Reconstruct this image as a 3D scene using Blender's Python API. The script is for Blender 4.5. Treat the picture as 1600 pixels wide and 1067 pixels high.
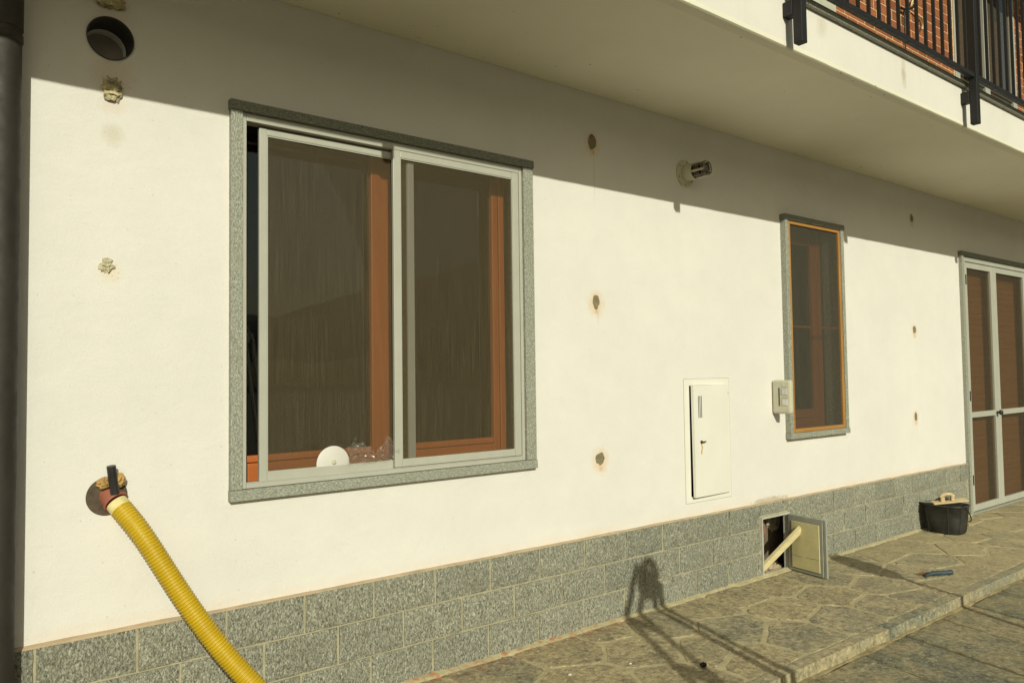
import bpy, bmesh, math, random
from mathutils import Vector, Matrix, noise

# ------------------------------------------------------------------ scene, camera, light
S = bpy.context.scene
for o in list(bpy.data.objects):
    bpy.data.objects.remove(o)
COL = S.collection
rad = math.radians
YAW, PITCH, ROLL = rad(38.208), rad(2.4096), rad(-0.7769)
cam = bpy.data.cameras.new('camera')
cam_o = bpy.data.objects.new('camera', cam)
COL.objects.link(cam_o)
fw = Vector((math.sin(YAW)*math.cos(PITCH), math.cos(YAW)*math.cos(PITCH), math.sin(PITCH)))
r0 = Vector((math.cos(YAW), -math.sin(YAW), 0)); u0 = r0.cross(fw)
rr = r0*math.cos(ROLL)+u0*math.sin(ROLL); uu = u0*math.cos(ROLL)-r0*math.sin(ROLL)
M = Matrix((rr, uu, -fw)).transposed().to_4x4()
M.translation = Vector((0, -2.908, 1.3))
cam_o.matrix_world = M
cam.sensor_width = 36; cam.lens = 27.0
cam.clip_start = 0.05; cam.clip_end = 1000
S.camera = cam_o

SUN_D = Vector((0.375, 1.0, -0.5)).normalized()
sun = bpy.data.lights.new('sun', 'SUN'); sun.energy = 3.6; sun.angle = rad(0.53); sun.color = (1.0, 0.935, 0.90)
sun_o = bpy.data.objects.new('sun', sun); COL.objects.link(sun_o)
sun_o.rotation_euler = SUN_D.to_track_quat('-Z', 'Y').to_euler()
sun_o.location = (-3, -8, 6)
W = bpy.data.worlds.new('World'); S.world = W; W.use_nodes = True
wn = W.node_tree.nodes; wl = W.node_tree.links
sky = wn.new('ShaderNodeTexSky'); sky.sky_type = 'NISHITA'; sky.sun_disc = False
sky.sun_elevation = rad(25.0); sky.sun_rotation = rad(201.3); sky.dust_density = 3.0; sky.air_density = 1.0
bg = wn['Background']; wl.new(sky.outputs[0], bg.inputs[0]); bg.inputs[1].default_value = 0.05
S.view_settings.view_transform = 'Standard'; S.view_settings.look = 'None'
S.view_settings.gamma = 1.0; S.view_settings.exposure = 0.0; S.view_settings.use_curve_mapping = False
S.view_settings.use_white_balance = True
S.view_settings.white_balance_temperature = 7200
S.view_settings.white_balance_tint = -9.5

# ------------------------------------------------------------------ materials
def mat(name):
    m = bpy.data.materials.new(name); m.use_nodes = True
    return m, m.node_tree.nodes, m.node_tree.links, m.node_tree.nodes['Principled BSDF']
def N(n, t, **kw):
    x = n.new('ShaderNode'+t)
    for k, v in kw.items():
        if k in x.inputs: x.inputs[k].default_value = v
        else: setattr(x, k, v)
    return x
def ramp(n, l, src, stops, interp='LINEAR'):
    r = n.new('ShaderNodeValToRGB'); r.color_ramp.interpolation = interp
    e = r.color_ramp.elements
    while len(e) < len(stops): e.new(0.5)
    for k, (p, c) in enumerate(stops):
        e[k].position = p
        e[k].color = (c, c, c, 1) if isinstance(c, (int, float)) else (*c, 1)
    l.new(src, r.inputs[0]); return r.outputs[0]
def mix(n, l, fac, a, b, mode='MIX'):
    x = n.new('ShaderNodeMix'); x.data_type = 'RGBA'; x.blend_type = mode
    for s, v in ((0, fac), (6, a), (7, b)):
        if hasattr(v, 'links') or hasattr(v, 'is_linked'): l.new(v, x.inputs[s])
        elif isinstance(v, (int, float)): x.inputs[s].default_value = v if s == 0 else (v, v, v, 1)
        else: x.inputs[s].default_value = (*v, 1)
    return x.outputs[2]
def math_(n, l, op, a, b=0.0, c=None):
    x = n.new('ShaderNodeMath'); x.operation = op
    for s, v in ((0, a), (1, b), (2, c)):
        if v is None: continue
        if hasattr(v, 'is_linked'): l.new(v, x.inputs[s])
        else: x.inputs[s].default_value = v
    return x.outputs[0]
def pos(n, l, scale=(1, 1, 1), obj=False):
    if obj: src = n.new('ShaderNodeTexCoord').outputs['Object']
    else: src = n.new('ShaderNodeNewGeometry').outputs['Position']
    mp = n.new('ShaderNodeMapping'); mp.inputs['Scale'].default_value = scale
    l.new(src, mp.inputs['Vector']); return mp.outputs[0]
def noi(n, l, vec, scale, detail=4, rough=0.6, dist=0.0):
    x = N(n, 'TexNoise', Scale=scale, Detail=detail, Roughness=rough, Distortion=dist)
    l.new(vec, x.inputs['Vector']); return x.outputs['Fac']
def bump(n, l, p, h, strength, dist=0.01):
    b = N(n, 'Bump', Strength=strength, Distance=dist); l.new(h, b.inputs['Height']); l.new(b.outputs[0], p.inputs['Normal'])
def plain(name, col, rough=0.6, metal=0.0, var=0.12, vscale=12.0, bmp=0.0, bscale=120.0, obj=True, spec=0.5):
    m, n, l, p = mat(name)
    v = pos(n, l, obj=obj)
    f = noi(n, l, v, vscale, 5, 0.65)
    a = tuple(c*(1-var) for c in col); b = tuple(min(1, c*(1+var)) for c in col)
    l.new(ramp(n, l, f, [(0.3, a), (0.7, b)]), p.inputs['Base Color'])
    l.new(ramp(n, l, noi(n, l, v, vscale*3, 3), [(0.3, max(0, rough-0.1)), (0.7, min(1, rough+0.1))]), p.inputs['Roughness'])
    p.inputs['Metallic'].default_value = metal; p.inputs['Specular IOR Level'].default_value = spec
    if bmp: bump(n, l, p, noi(n, l, v, bscale, 4), bmp, 0.004)
    return m

def circle_mask(n, l, P, x, z, rx, rz, soft, wob=0.35, ns=30.0):
    """1 inside an uneven patch on the facade around (x, z)"""
    mp = n.new('ShaderNodeMapping'); mp.vector_type = 'POINT'
    mp.inputs['Scale'].default_value = (1/rx, 0, 1/rz); mp.inputs['Location'].default_value = (-x/rx, 0, -z/rz)
    l.new(P, mp.inputs['Vector'])
    ln = n.new('ShaderNodeVectorMath'); ln.operation = 'LENGTH'; l.new(mp.outputs[0], ln.inputs[0])
    d = math_(n, l, 'ADD', ln.outputs['Value'], math_(n, l, 'MULTIPLY', math_(n, l, 'SUBTRACT', noi(n, l, P, ns, 3), 0.5), wob*2))
    mr = N(n, 'MapRange'); mr.inputs[1].default_value = 1.0; mr.inputs[2].default_value = 1.0-soft
    mr.inputs[3].default_value = 0; mr.inputs[4].default_value = 1; l.new(d, mr.inputs[0])
    return mr.outputs[0]

HOLES = [(2.851, 2.529), (2.858, 1.676), (2.869, 0.850), (6.52, 2.54), (6.50, 1.618), (6.47, 0.907)]
def make_stucco(name, base, stains=True):
    m, n, l, p = mat(name)
    P = pos(n, l)
    c = ramp(n, l, noi(n, l, P, 1.3, 6, 0.6), [(0.3, tuple(x*0.93 for x in base)), (0.7, base)])
    c = mix(n, l, ramp(n, l, noi(n, l, P, 6.0, 6, 0.7), [(0.42, 0.0), (0.75, 0.22)]), c, tuple(x*0.80 for x in base))
    # fine grit
    c = mix(n, l, ramp(n, l, noi(n, l, P, 210.0, 2, 0.5), [(0.66, 0.0), (0.76, 0.35)]), c, tuple(x*0.55 for x in base))
    spots = ramp(n, l, noi(n, l, P, 75.0, 1, 0.3), [(0.755, 0.0), (0.79, 0.30)])
    c = mix(n, l, spots, c, (0.30, 0.27, 0.20))
    if stains:
        for k, (x, z) in enumerate(HOLES):
            s = 1.0 if k < 3 else 0.85
            c = mix(n, l, math_(n, l, 'MULTIPLY', circle_mask(n, l, P, x, z-0.012, 0.072*s, 0.082*s, 0.9, 0.40, 34), 0.75), c, (0.66, 0.43, 0.20))
            c = mix(n, l, math_(n, l, 'MULTIPLY', circle_mask(n, l, P, x+0.004, z-0.055, 0.020, 0.018, 0.9, 1.0, 90), 0.5), c, (0.50, 0.27, 0.12))
        for (x, z, h) in ((2.862, 2.36, 0.20), (2.872, 1.60, 0.06)):   # hairline run below a hole
            c = mix(n, l, math_(n, l, 'MULTIPLY', circle_mask(n, l, P, x, z, 0.006, h, 0.6, 0.5, 25), 0.32), c, (0.42, 0.38, 0.30))
        for (x, z, rx, rz, s, col) in ((0.545, 2.143, 0.045, 0.05, 0.55, (0.55, 0.50, 0.40)), (0.545, 2.36, 0.10, 0.09, 0.35, (0.60, 0.42, 0.32)),
                                       (0.54, 1.665, 0.05, 0.05, 0.35, (0.72, 0.56, 0.36)), (0.545, 2.25, 0.06, 0.05, 0.25, (0.66, 0.48, 0.36)),
                                       (0.53, 2.60, 0.10, 0.09, 0.35, (0.62, 0.50, 0.40))):
            c = mix(n, l, math_(n, l, 'MULTIPLY', circle_mask(n, l, P, x, z, rx, rz, 0.7, 0.4, 28), s), c, col)
            sp = ramp(n, l, noi(n, l, P, 160.0, 2, 0.5), [(0.64, 0.0), (0.68, 0.9)])
            c = mix(n, l, math_(n, l, 'MULTIPLY', math_(n, l, 'MULTIPLY', circle_mask(n, l, P, x, z, rx, rz, 0.5), sp), 0.7), c, (0.28, 0.24, 0.17))
        # crumbled edge above the hatch
        c = mix(n, l, math_(n, l, 'MULTIPLY', circle_mask(n, l, P, 4.40, 0.462, 0.22, 0.028, 0.5, 0.8, 35), 0.75), c, (0.36, 0.32, 0.24))
        # orange dusting just above the plinth
        sx = n.new('ShaderNodeSeparateXYZ'); l.new(P, sx.inputs[0])
        mr = N(n, 'MapRange'); mr.inputs[1].default_value = 0.505; mr.inputs[2].default_value = 0.452; l.new(sx.outputs[2], mr.inputs[0])
        f = math_(n, l, 'MULTIPLY', mr.outputs[0], ramp(n, l, noi(n, l, P, 5.0, 5), [(0.35, 0.05), (0.7, 0.5)]))
        c = mix(n, l, f, c, (0.70, 0.50, 0.33))
    l.new(c, p.inputs['Base Color']); p.inputs['Roughness'].default_value = 0.92; p.inputs['Specular IOR Level'].default_value = 0.15
    h = math_(n, l, 'ADD', noi(n, l, P, 190.0, 3, 0.6), math_(n, l, 'MULTIPLY', noi(n, l, P, 24.0, 4), 1.2))
    h = math_(n, l, 'ADD', h, math_(n, l, 'MULTIPLY', noi(n, l, pos(n, l, (1, 1, 1.6)), 5.0, 3, 0.5, 0.6), 3.0))
    bump(n, l, p, h, 0.28, 0.004)
    return m
STUCCO = make_stucco('white_stucco', (0.72, 0.69, 0.665))
def make_fascia():
    m, n, l, p = mat('fascia_paint')
    P = pos(n, l); base = (0.73, 0.695, 0.655)
    c = ramp(n, l, noi(n, l, P, 2.2, 6, 0.6), [(0.3, tuple(x*0.92 for x in base)), (0.7, base)])
    f = math_(n, l, 'MULTIPLY', ramp(n, l, noi(n, l, pos(n, l, (14, 14, 1.6)), 1.0, 5, 0.7), [(0.55, 0.0), (0.85, 0.28)]), 1.0)
    c = mix(n, l, f, c, (0.56, 0.47, 0.30))
    c = mix(n, l, math_(n, l, 'MULTIPLY', circle_mask(n, l, P, 4.29, 2.93, 0.035, 0.10, 0.7, 0.7, 22), 0.6), c, (0.40, 0.33, 0.20))
    c = mix(n, l, math_(n, l, 'MULTIPLY', circle_mask(n, l, P, 3.45, 2.95, 0.06, 0.07, 0.8, 0.6, 22), 0.35), c, (0.45, 0.38, 0.24))
    l.new(c, p.inputs['Base Color']); p.inputs['Roughness'].default_value = 0.9; p.inputs['Specular IOR Level'].default_value = 0.2
    bump(n, l, p, noi(n, l, P, 120.0, 4), 0.2, 0.003)
    return m
FASCIA = make_fascia()
def make_soffit():
    m, n, l, p = mat('soffit_paint')
    P = pos(n, l); base = (0.77, 0.74, 0.62)
    c = ramp(n, l, noi(n, l, P, 1.1, 6, 0.65), [(0.3, tuple(x*0.9 for x in base)), (0.7, base)])
    c = mix(n, l, ramp(n, l, noi(n, l, P, 34.0, 1, 0.3), [(0.79, 0.0), (0.81, 0.7)]), c, (0.12, 0.10, 0.07))
    l.new(c, p.inputs['Base Color']); p.inputs['Roughness'].default_value = 0.95; p.inputs['Specular IOR Level'].default_value = 0.1
    bump(n, l, p, noi(n, l, P, 90.0, 4), 0.2, 0.003)
    return m
SOFFIT = make_soffit()
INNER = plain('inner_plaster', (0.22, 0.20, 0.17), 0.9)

def make_split_stone():
    m, n, l, p = mat('split_faced_stone')
    v = pos(n, l, (1.0, 1.0, 0.5))
    f1 = noi(n, l, v, 150.0, 5, 0.7, 0.8)
    f2 = noi(n, l, v, 230.0, 3, 0.6)
    f = math_(n, l, 'ADD', math_(n, l, 'MULTIPLY', f1, 0.72), math_(n, l, 'MULTIPLY', f2, 0.28))
    c = ramp(n, l, f, [(0.36, (0.06, 0.06, 0.052)), (0.46, (0.21, 0.21, 0.188)), (0.54, (0.36, 0.36, 0.325)), (0.65, (0.66, 0.65, 0.58))])
    rnd = n.new('ShaderNodeObjectInfo').outputs['Random']
    c = mix(n, l, 1.0, c, ramp(n, l, rnd, [(0.0, (0.89, 0.89, 0.81)), (0.5, (1.0, 0.99, 0.90)), (1.0, (1.10, 1.08, 0.97))]), 'MULTIPLY')
    c = mix(n, l, ramp(n, l, noi(n, l, pos(n, l), 7.0, 4), [(0.5, 0.0), (0.75, 0.35)]), c, (0.22, 0.20, 0.14))
    l.new(c, p.inputs['Base Color']); p.inputs['Roughness'].default_value = 0.78; p.inputs['Specular IOR Level'].default_value = 0.35
    bump(n, l, p, f1, 0.9, 0.012)
    return m
SPLIT = make_split_stone()
def make_sawn(name, axis, dark=1.0):
    m, n, l, p = mat(name)
    sc = [3.0, 3.0, 3.0]; sc[axis] = 1.1
    v = pos(n, l, tuple(sc))
    f1 = noi(n, l, v, 88.0, 4, 0.65, 0.3)
    c = ramp(n, l, f1, [(0.33, tuple(x*dark for x in (0.13, 0.135, 0.115))), (0.5, tuple(x*dark for x in (0.26, 0.265, 0.225))), (0.66, tuple(x*dark for x in (0.48, 0.48, 0.42)))])
    c = mix(n, l, ramp(n, l, noi(n, l, pos(n, l), 5.0, 4), [(0.45, 0.0), (0.8, 0.3)]), c, (0.22, 0.20, 0.13))
    l.new(c, p.inputs['Base Color']); p.inputs['Roughness'].default_value = 0.7
    bump(n, l, p, f1, 0.25, 0.004)
    return m
SAWN_V = make_sawn('sawn_gneiss_upright', 2); SAWN_H = make_sawn('sawn_gneiss_level', 0); SAWN_LINTEL = make_sawn('dark_gneiss', 0, 0.62)  # lintel copy is darker than the other sawn stone
SLAB_EDGE = make_sawn('balcony_gneiss', 0, 1.0)
MORTAR = plain('sandy_mortar', (0.37, 0.33, 0.225), 0.95, var=0.2, vscale=20, bmp=0.4, bscale=150, obj=False)
BEAD = plain('reddish_mortar_bead', (0.43, 0.33, 0.22), 0.95, var=0.25, vscale=9, bmp=0.4, obj=False)

def dust_stain(n, l, c, P):
    """brick-red dust swept against the foot of the wall"""
    sx = n.new('ShaderNodeSeparateXYZ'); l.new(P, sx.inputs[0])
    my = N(n, 'MapRange'); my.inputs[1].default_value = -0.16; my.inputs[2].default_value = -0.03; l.new(sx.outputs[1], my.inputs[0])
    mx = N(n, 'MapRange'); mx.inputs[1].default_value = 3.15; mx.inputs[2].default_value = 2.85; l.new(sx.outputs[0], mx.inputs[0])
    f = math_(n, l, 'MULTIPLY', my.outputs[0], mx.outputs[0])
    f = math_(n, l, 'MULTIPLY', f, ramp(n, l, noi(n, l, P, 24.0, 4), [(0.48, 0.0), (0.66, 0.85)]))
    return mix(n, l, f, c, (0.42, 0.15, 0.07))
def make_paving(name, lo, hi, tint):
    m, n, l, p = mat(name)
    P = pos(n, l)
    f = noi(n, l, P, 16.0, 9, 0.78, 0.5); g = noi(n, l, P, 120.0, 3, 0.6)
    c = ramp(n, l, f, [(0.36, lo), (0.64, hi)])
    c = mix(n, l, ramp(n, l, g, [(0.5, 0.0), (0.75, 0.5)]), c, tuple(x*0.45 for x in lo))
    rnd = n.new('ShaderNodeObjectInfo').outputs['Random']
    c = mix(n, l, 1.0, c, ramp(n, l, rnd, [(0.0, (0.66, 0.71, 0.74)), (0.35, (0.92, 0.93, 0.94)), (0.7, (1.05, 1.0, 0.92)), (1.0, (1.22, 1.12, 0.98))]), 'MULTIPLY')
    c = mix(n, l, ramp(n, l, noi(n, l, P, 4.5, 8, 0.75, 0.4), [(0.44, 0.0), (0.60, 0.7)]), c, tint)
    c = mix(n, l, ramp(n, l, noi(n, l, P, 55.0, 3, 0.6), [(0.57, 0.0), (0.68, 0.6)]), c, tuple(x*1.5 for x in hi))
    c = mix(n, l, 1.0, c, ramp(n, l, noi(n, l, P, 34.0, 6, 0.75, 0.4), [(0.36, 0.55), (0.5, 1.0), (0.62, 1.25)]), 'MULTIPLY')
    sx = n.new('ShaderNodeSeparateXYZ'); l.new(P, sx.inputs[0])
    mr = N(n, 'MapRange'); mr.inputs[1].default_value = 4.2; mr.inputs[2].default_value = 6.6; mr.inputs[3].default_value = 0.0; mr.inputs[4].default_value = 0.75; l.new(sx.outputs[0], mr.inputs[0])
    c = mix(n, l, math_(n, l, 'MULTIPLY', mr.outputs[0], ramp(n, l, noi(n, l, P, 7.0, 8, 0.75), [(0.35, 0.1), (0.6, 1.0)])), c, tint)
    c = dust_stain(n, l, c, P)
    l.new(c, p.inputs['Base Color'])
    l.new(ramp(n, l, f, [(0.3, 0.62), (0.7, 0.9)]), p.inputs['Roughness']); p.inputs['Specular IOR Level'].default_value = 0.3
    h = math_(n, l, 'ADD', f, math_(n, l, 'MULTIPLY', g, 0.25))
    bump(n, l, p, h, 0.8, 0.018)
    return m
PAVE = make_paving('porch_stone', (0.19, 0.172, 0.122), (0.45, 0.395, 0.265), (0.50, 0.415, 0.25))
YARD = make_paving('yard_slab_stone', (0.15, 0.15, 0.112), (0.36, 0.335, 0.235), (0.42, 0.34, 0.195))
KERB = make_paving('kerb_stone', (0.21, 0.205, 0.16), (0.42, 0.39, 0.28), (0.46, 0.38, 0.23))
def make_joint(name, a, b):
    m, n, l, p = mat(name)
    P = pos(n, l)
    c = ramp(n, l, noi(n, l, P, 14.0, 6, 0.7), [(0.3, a), (0.7, b)])
    c = dust_stain(n, l, c, P)
    l.new(c, p.inputs['Base Color']); p.inputs['Roughness'].default_value = 0.95; p.inputs['Specular IOR Level'].default_value = 0.1
    bump(n, l, p, noi(n, l, P, 70.0, 5), 0.6, 0.008)
    return m
JOINT = make_joint('paving_mortar', (0.34, 0.295, 0.18), (0.54, 0.465, 0.30))
DIRT = make_joint('dirt', (0.10, 0.08, 0.045), (0.22, 0.17, 0.09))

def make_wood(name, col, axis, var=0.25):
    m, n, l, p = mat(name)
    sc = [26.0]*3; sc[axis] = 1.6
    f = noi(n, l, pos(n, l, tuple(sc)), 1.0, 5, 0.6, 0.5)
    c = ramp(n, l, f, [(0.3, tuple(x*(1-var) for x in col)), (0.7, tuple(x*(1+var) for x in col))])
    l.new(c, p.inputs['Base Color']); p.inputs['Roughness'].default_value = 0.5
    bump(n, l, p, f, 0.1, 0.002)
    return m
REDWOOD_V = make_wood('red_brown_wood_upright', (0.42, 0.115, 0.028), 2, 0.12); REDWOOD_H = make_wood('red_brown_wood_level', (0.42, 0.115, 0.028), 0, 0.12)
HONEY_V = make_wood('honey_wood_upright', (0.38, 0.19, 0.055), 2); HONEY_H = make_wood('honey_wood_level', (0.38, 0.19, 0.055), 0)
SHUTTER = make_wood('brown_shutter', (0.31, 0.125, 0.046), 0, 0.15)
PINE = make_wood('rough_pine', (0.66, 0.57, 0.34), 0, 0.10)
BOARD = make_wood('float_wood', (0.55, 0.42, 0.24), 0, 0.15)
ALU = plain('warm_white_aluminium', (0.41, 0.405, 0.355), 0.42, 0.0, 0.05, 6)
ALU_GREY = plain('grey_painted_metal', (0.30, 0.30, 0.26), 0.45, 0.0, 0.12, 10)
WHITE_METAL = plain('white_enamel', (0.71, 0.685, 0.635), 0.65, 0.0, 0.03, 4)
BLACK_METAL = plain('black_painted_steel', (0.010, 0.0095, 0.010), 0.6, 0.0, 0.2, 8)
BROWN_PIPE = plain('dark_brown_pipe', (0.028, 0.023, 0.018), 0.65, 0.0, 0.3, 7, 0.15, 60)
DARK = plain('recess_shade', (0.016, 0.014, 0.011), 0.9)  # near-black colour stands in for shade inside openings and recesses
BEIGE_PLASTIC = plain('beige_plastic', (0.50, 0.48, 0.37), 0.5, 0, 0.06, 9)
GREY_LABEL = plain('pale_button_plastic', (0.56, 0.55, 0.52), 0.4)
FLUE = plain('flue_white', (0.52, 0.49, 0.38), 0.5, 0, 0.1, 14)
FLUE_METAL = plain('flue_cage_metal', (0.20, 0.17, 0.13), 0.35, 0.7, 0.3, 30)
PVC_RED = plain('red_brown_pvc', (0.30, 0.10, 0.065), 0.55, 0, 0.2, 20)
CREAM = plain('cream_tape', (0.66, 0.56, 0.27), 0.6, 0, 0.2, 25)
FOAM = plain('ochre_foam', (0.37, 0.23, 0.085), 0.9, 0, 0.45, 26, 0.6, 90)
PAPER = plain('crumpled_paper', (0.52, 0.47, 0.33), 0.9, 0, 0.35, 22, 0.4, 90)
PAPER_DARK = plain('dark_mottled_paper', (0.36, 0.31, 0.19), 0.9, 0, 0.75, 40, 0.4, 90)  # darker paper with strong random mottling
BLACK_PLASTIC = plain('black_plastic', (0.022, 0.021, 0.021), 0.42, 0, 0.35, 14, 0.1, 60)
BUCKET_MAT = plain('scuffed_black_rubber', (0.026, 0.026, 0.025), 0.55, 0, 0.6, 9, 0.2, 80)
HOLE_FILL = plain('grey_brown_filler', (0.20, 0.17, 0.105), 0.95, 0, 0.25, 40, 0.4, 120)
WHITE_PLASTIC = plain('white_plastic', (0.60, 0.57, 0.54), 0.45, 0, 0.03)
BLUE = plain('dull_blue_plastic', (0.035, 0.055, 0.072), 0.55, 0, 0.35, 30, 0.3, 90)
LEAF = plain('dry_leaf', (0.16, 0.085, 0.04), 0.8, 0, 0.4, 40)
CHIP_MAT = plain('crumbs', (0.50, 0.46, 0.36), 0.9, 0, 0.3)
GRIT_MAT = plain('brown_grit', (0.20, 0.13, 0.07), 0.9, 0, 0.5)
POLYSTYRENE = plain('pale_insulation', (0.58, 0.52, 0.29), 0.85, 0, 0.14, 7, 0.15, 60)
BRICK_MORTAR = plain('brick_mortar', (0.66, 0.46, 0.26), 0.95, 0, 0.2, 15, 0.3, 80, obj=False)
RUBBLE = plain('reddish_rubble', (0.24, 0.11, 0.075), 0.95, 0, 0.6, 30, 0.6, 60)
CAVITY = plain('cavity_plaster', (0.40, 0.37, 0.28), 0.95, 0, 0.4, 9, 0.5, 40)
CAVITY_DARK = plain('cavity_earth', (0.15, 0.115, 0.085), 0.95, 0, 0.3, 9)
CORD = plain('pale_cord', (0.66, 0.52, 0.28), 0.7)
GREY_PANEL = plain('pale_grey_stone', (0.46, 0.45, 0.37), 0.8, 0, 0.1, 12, obj=False)
ROOF_MAT = plain('eave_timber', (0.20, 0.11, 0.06), 0.8)
HILL_MAT = plain('wooded_hillside', (0.06, 0.065, 0.035), 1.0, 0, 0.4, 0.08, obj=False)
YARD_FAR = plain('gravel_ground', (0.11, 0.10, 0.065), 0.95, 0, 0.25, 0.7, 0.3, 30, obj=False)
LADDER_MAT = plain('ladder_aluminium', (0.55, 0.55, 0.55), 0.35, 0.9)

def make_brick():
    m, n, l, p = mat('red_brick')
    P = pos(n, l)
    c = ramp(n, l, noi(n, l, P, 30.0, 5, 0.7), [(0.3, (0.21, 0.062, 0.026)), (0.7, (0.34, 0.115, 0.045))])
    rnd = n.new('ShaderNodeObjectInfo').outputs['Random']
    c = mix(n, l, 1.0, c, ramp(n, l, rnd, [(0.0, (0.75, 0.72, 0.75)), (0.5, (1, 1, 1)), (1.0, (1.18, 1.2, 1.15))]), 'MULTIPLY')
    l.new(c, p.inputs['Base Color']); p.inputs['Roughness'].default_value = 0.88
    bump(n, l, p, noi(n, l, P, 120.0, 4), 0.35, 0.004)
    return m
BRICK = make_brick()

def make_hose():
    m, n, l, p = mat('yellow_hose_plastic')
    P = pos(n, l)
    c = ramp(n, l, noi(n, l, P, 16.0, 5), [(0.3, (0.52, 0.33, 0.012)), (0.7, (0.64, 0.44, 0.022))])
    a = n.new('ShaderNodeAttribute'); a.attribute_name = 'rib'
    c = mix(n, l, a.outputs['Fac'], (0.36, 0.235, 0.012), c)
    c = mix(n, l, ramp(n, l, noi(n, l, P, 40.0, 4), [(0.62, 0.0), (0.75, 0.5)]), c, (0.30, 0.22, 0.05))
    l.new(c, p.inputs['Base Color']); p.inputs['Roughness'].default_value = 0.42
    return m
HOSE = make_hose()

def make_screen(name, thread, opacity, glint):
    """insect mesh: fine threads that let part of the light through"""
    m, n, l, p = mat(name)
    n.remove(p); out = n['Material Output']
    P = pos(n, l)
    s1 = noi(n, l, pos(n, l, (210, 1, 3.2)), 1.0, 4, 0.75)
    s2 = noi(n, l, pos(n, l, (420, 1, 90)), 1.0, 2, 0.5)
    s = math_(n, l, 'ADD', math_(n, l, 'MULTIPLY', s1, 0.7), math_(n, l, 'MULTIPLY', s2, 0.3))
    col = ramp(n, l, s, [(0.38, tuple(x*(1-0.55*glint) for x in thread)), (0.52, thread), (0.66, tuple(min(1, x*(1+1.6*glint)) for x in thread))])  # vertical sun glints painted into the thread colour
    d = N(n, 'BsdfDiffuse'); l.new(col, d.inputs['Color'])
    t = n.new('ShaderNodeBsdfTransparent')
    mx = n.new('ShaderNodeMixShader')
    l.new(ramp(n, l, s, [(0.35, opacity-0.04), (0.65, min(1, opacity+0.04))]), mx.inputs[0])
    l.new(t.outputs[0], mx.inputs[1]); l.new(d.outputs[0], mx.inputs[2]); l.new(mx.outputs[0], out.inputs[0])
    return m
SCREEN = make_screen('brown_insect_mesh', (0.118, 0.095, 0.058), 0.45, 0.33)
SCREEN_FINE = make_screen('grey_insect_mesh', (0.080, 0.074, 0.058), 0.66, 0.2)
SCREEN_DOOR = make_screen('door_insect_mesh', (0.085, 0.070, 0.048), 0.56, 0.2)
def make_glass(name, tint, rough=0.02):
    m, n, l, p = mat(name)
    n.remove(p); out = n['Material Output']
    g = N(n, 'BsdfGlossy', Roughness=rough); t = n.new('ShaderNodeBsdfTransparent'); t.inputs[0].default_value = (*tint, 1)
    fr = N(n, 'Fresnel', IOR=2.1); mx = n.new('ShaderNodeMixShader')
    l.new(fr.outputs[0], mx.inputs[0]); l.new(t.outputs[0], mx.inputs[1]); l.new(g.outputs[0], mx.inputs[2]); l.new(mx.outputs[0], out.inputs[0])
    return m
GLASS = make_glass('window_glass', (0.62, 0.66, 0.64))
def make_film():
    m, n, l, p = mat('clear_plastic_film')
    n.remove(p); out = n['Material Output']
    g = N(n, 'BsdfGlossy', Roughness=0.32); d = N(n, 'BsdfDiffuse'); d.inputs[0].default_value = (0.62, 0.56, 0.50, 1)
    a = n.new('ShaderNodeMixShader'); a.inputs[0].default_value = 0.55; l.new(d.outputs[0], a.inputs[1]); l.new(g.outputs[0], a.inputs[2])
    t = n.new('ShaderNodeBsdfTransparent'); mx = n.new('ShaderNodeMixShader'); mx.inputs[0].default_value = 0.17
    l.new(t.outputs[0], mx.inputs[1]); l.new(a.outputs[0], mx.inputs[2]); l.new(mx.outputs[0], out.inputs[0])
    return m
FILM = make_film()

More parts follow.
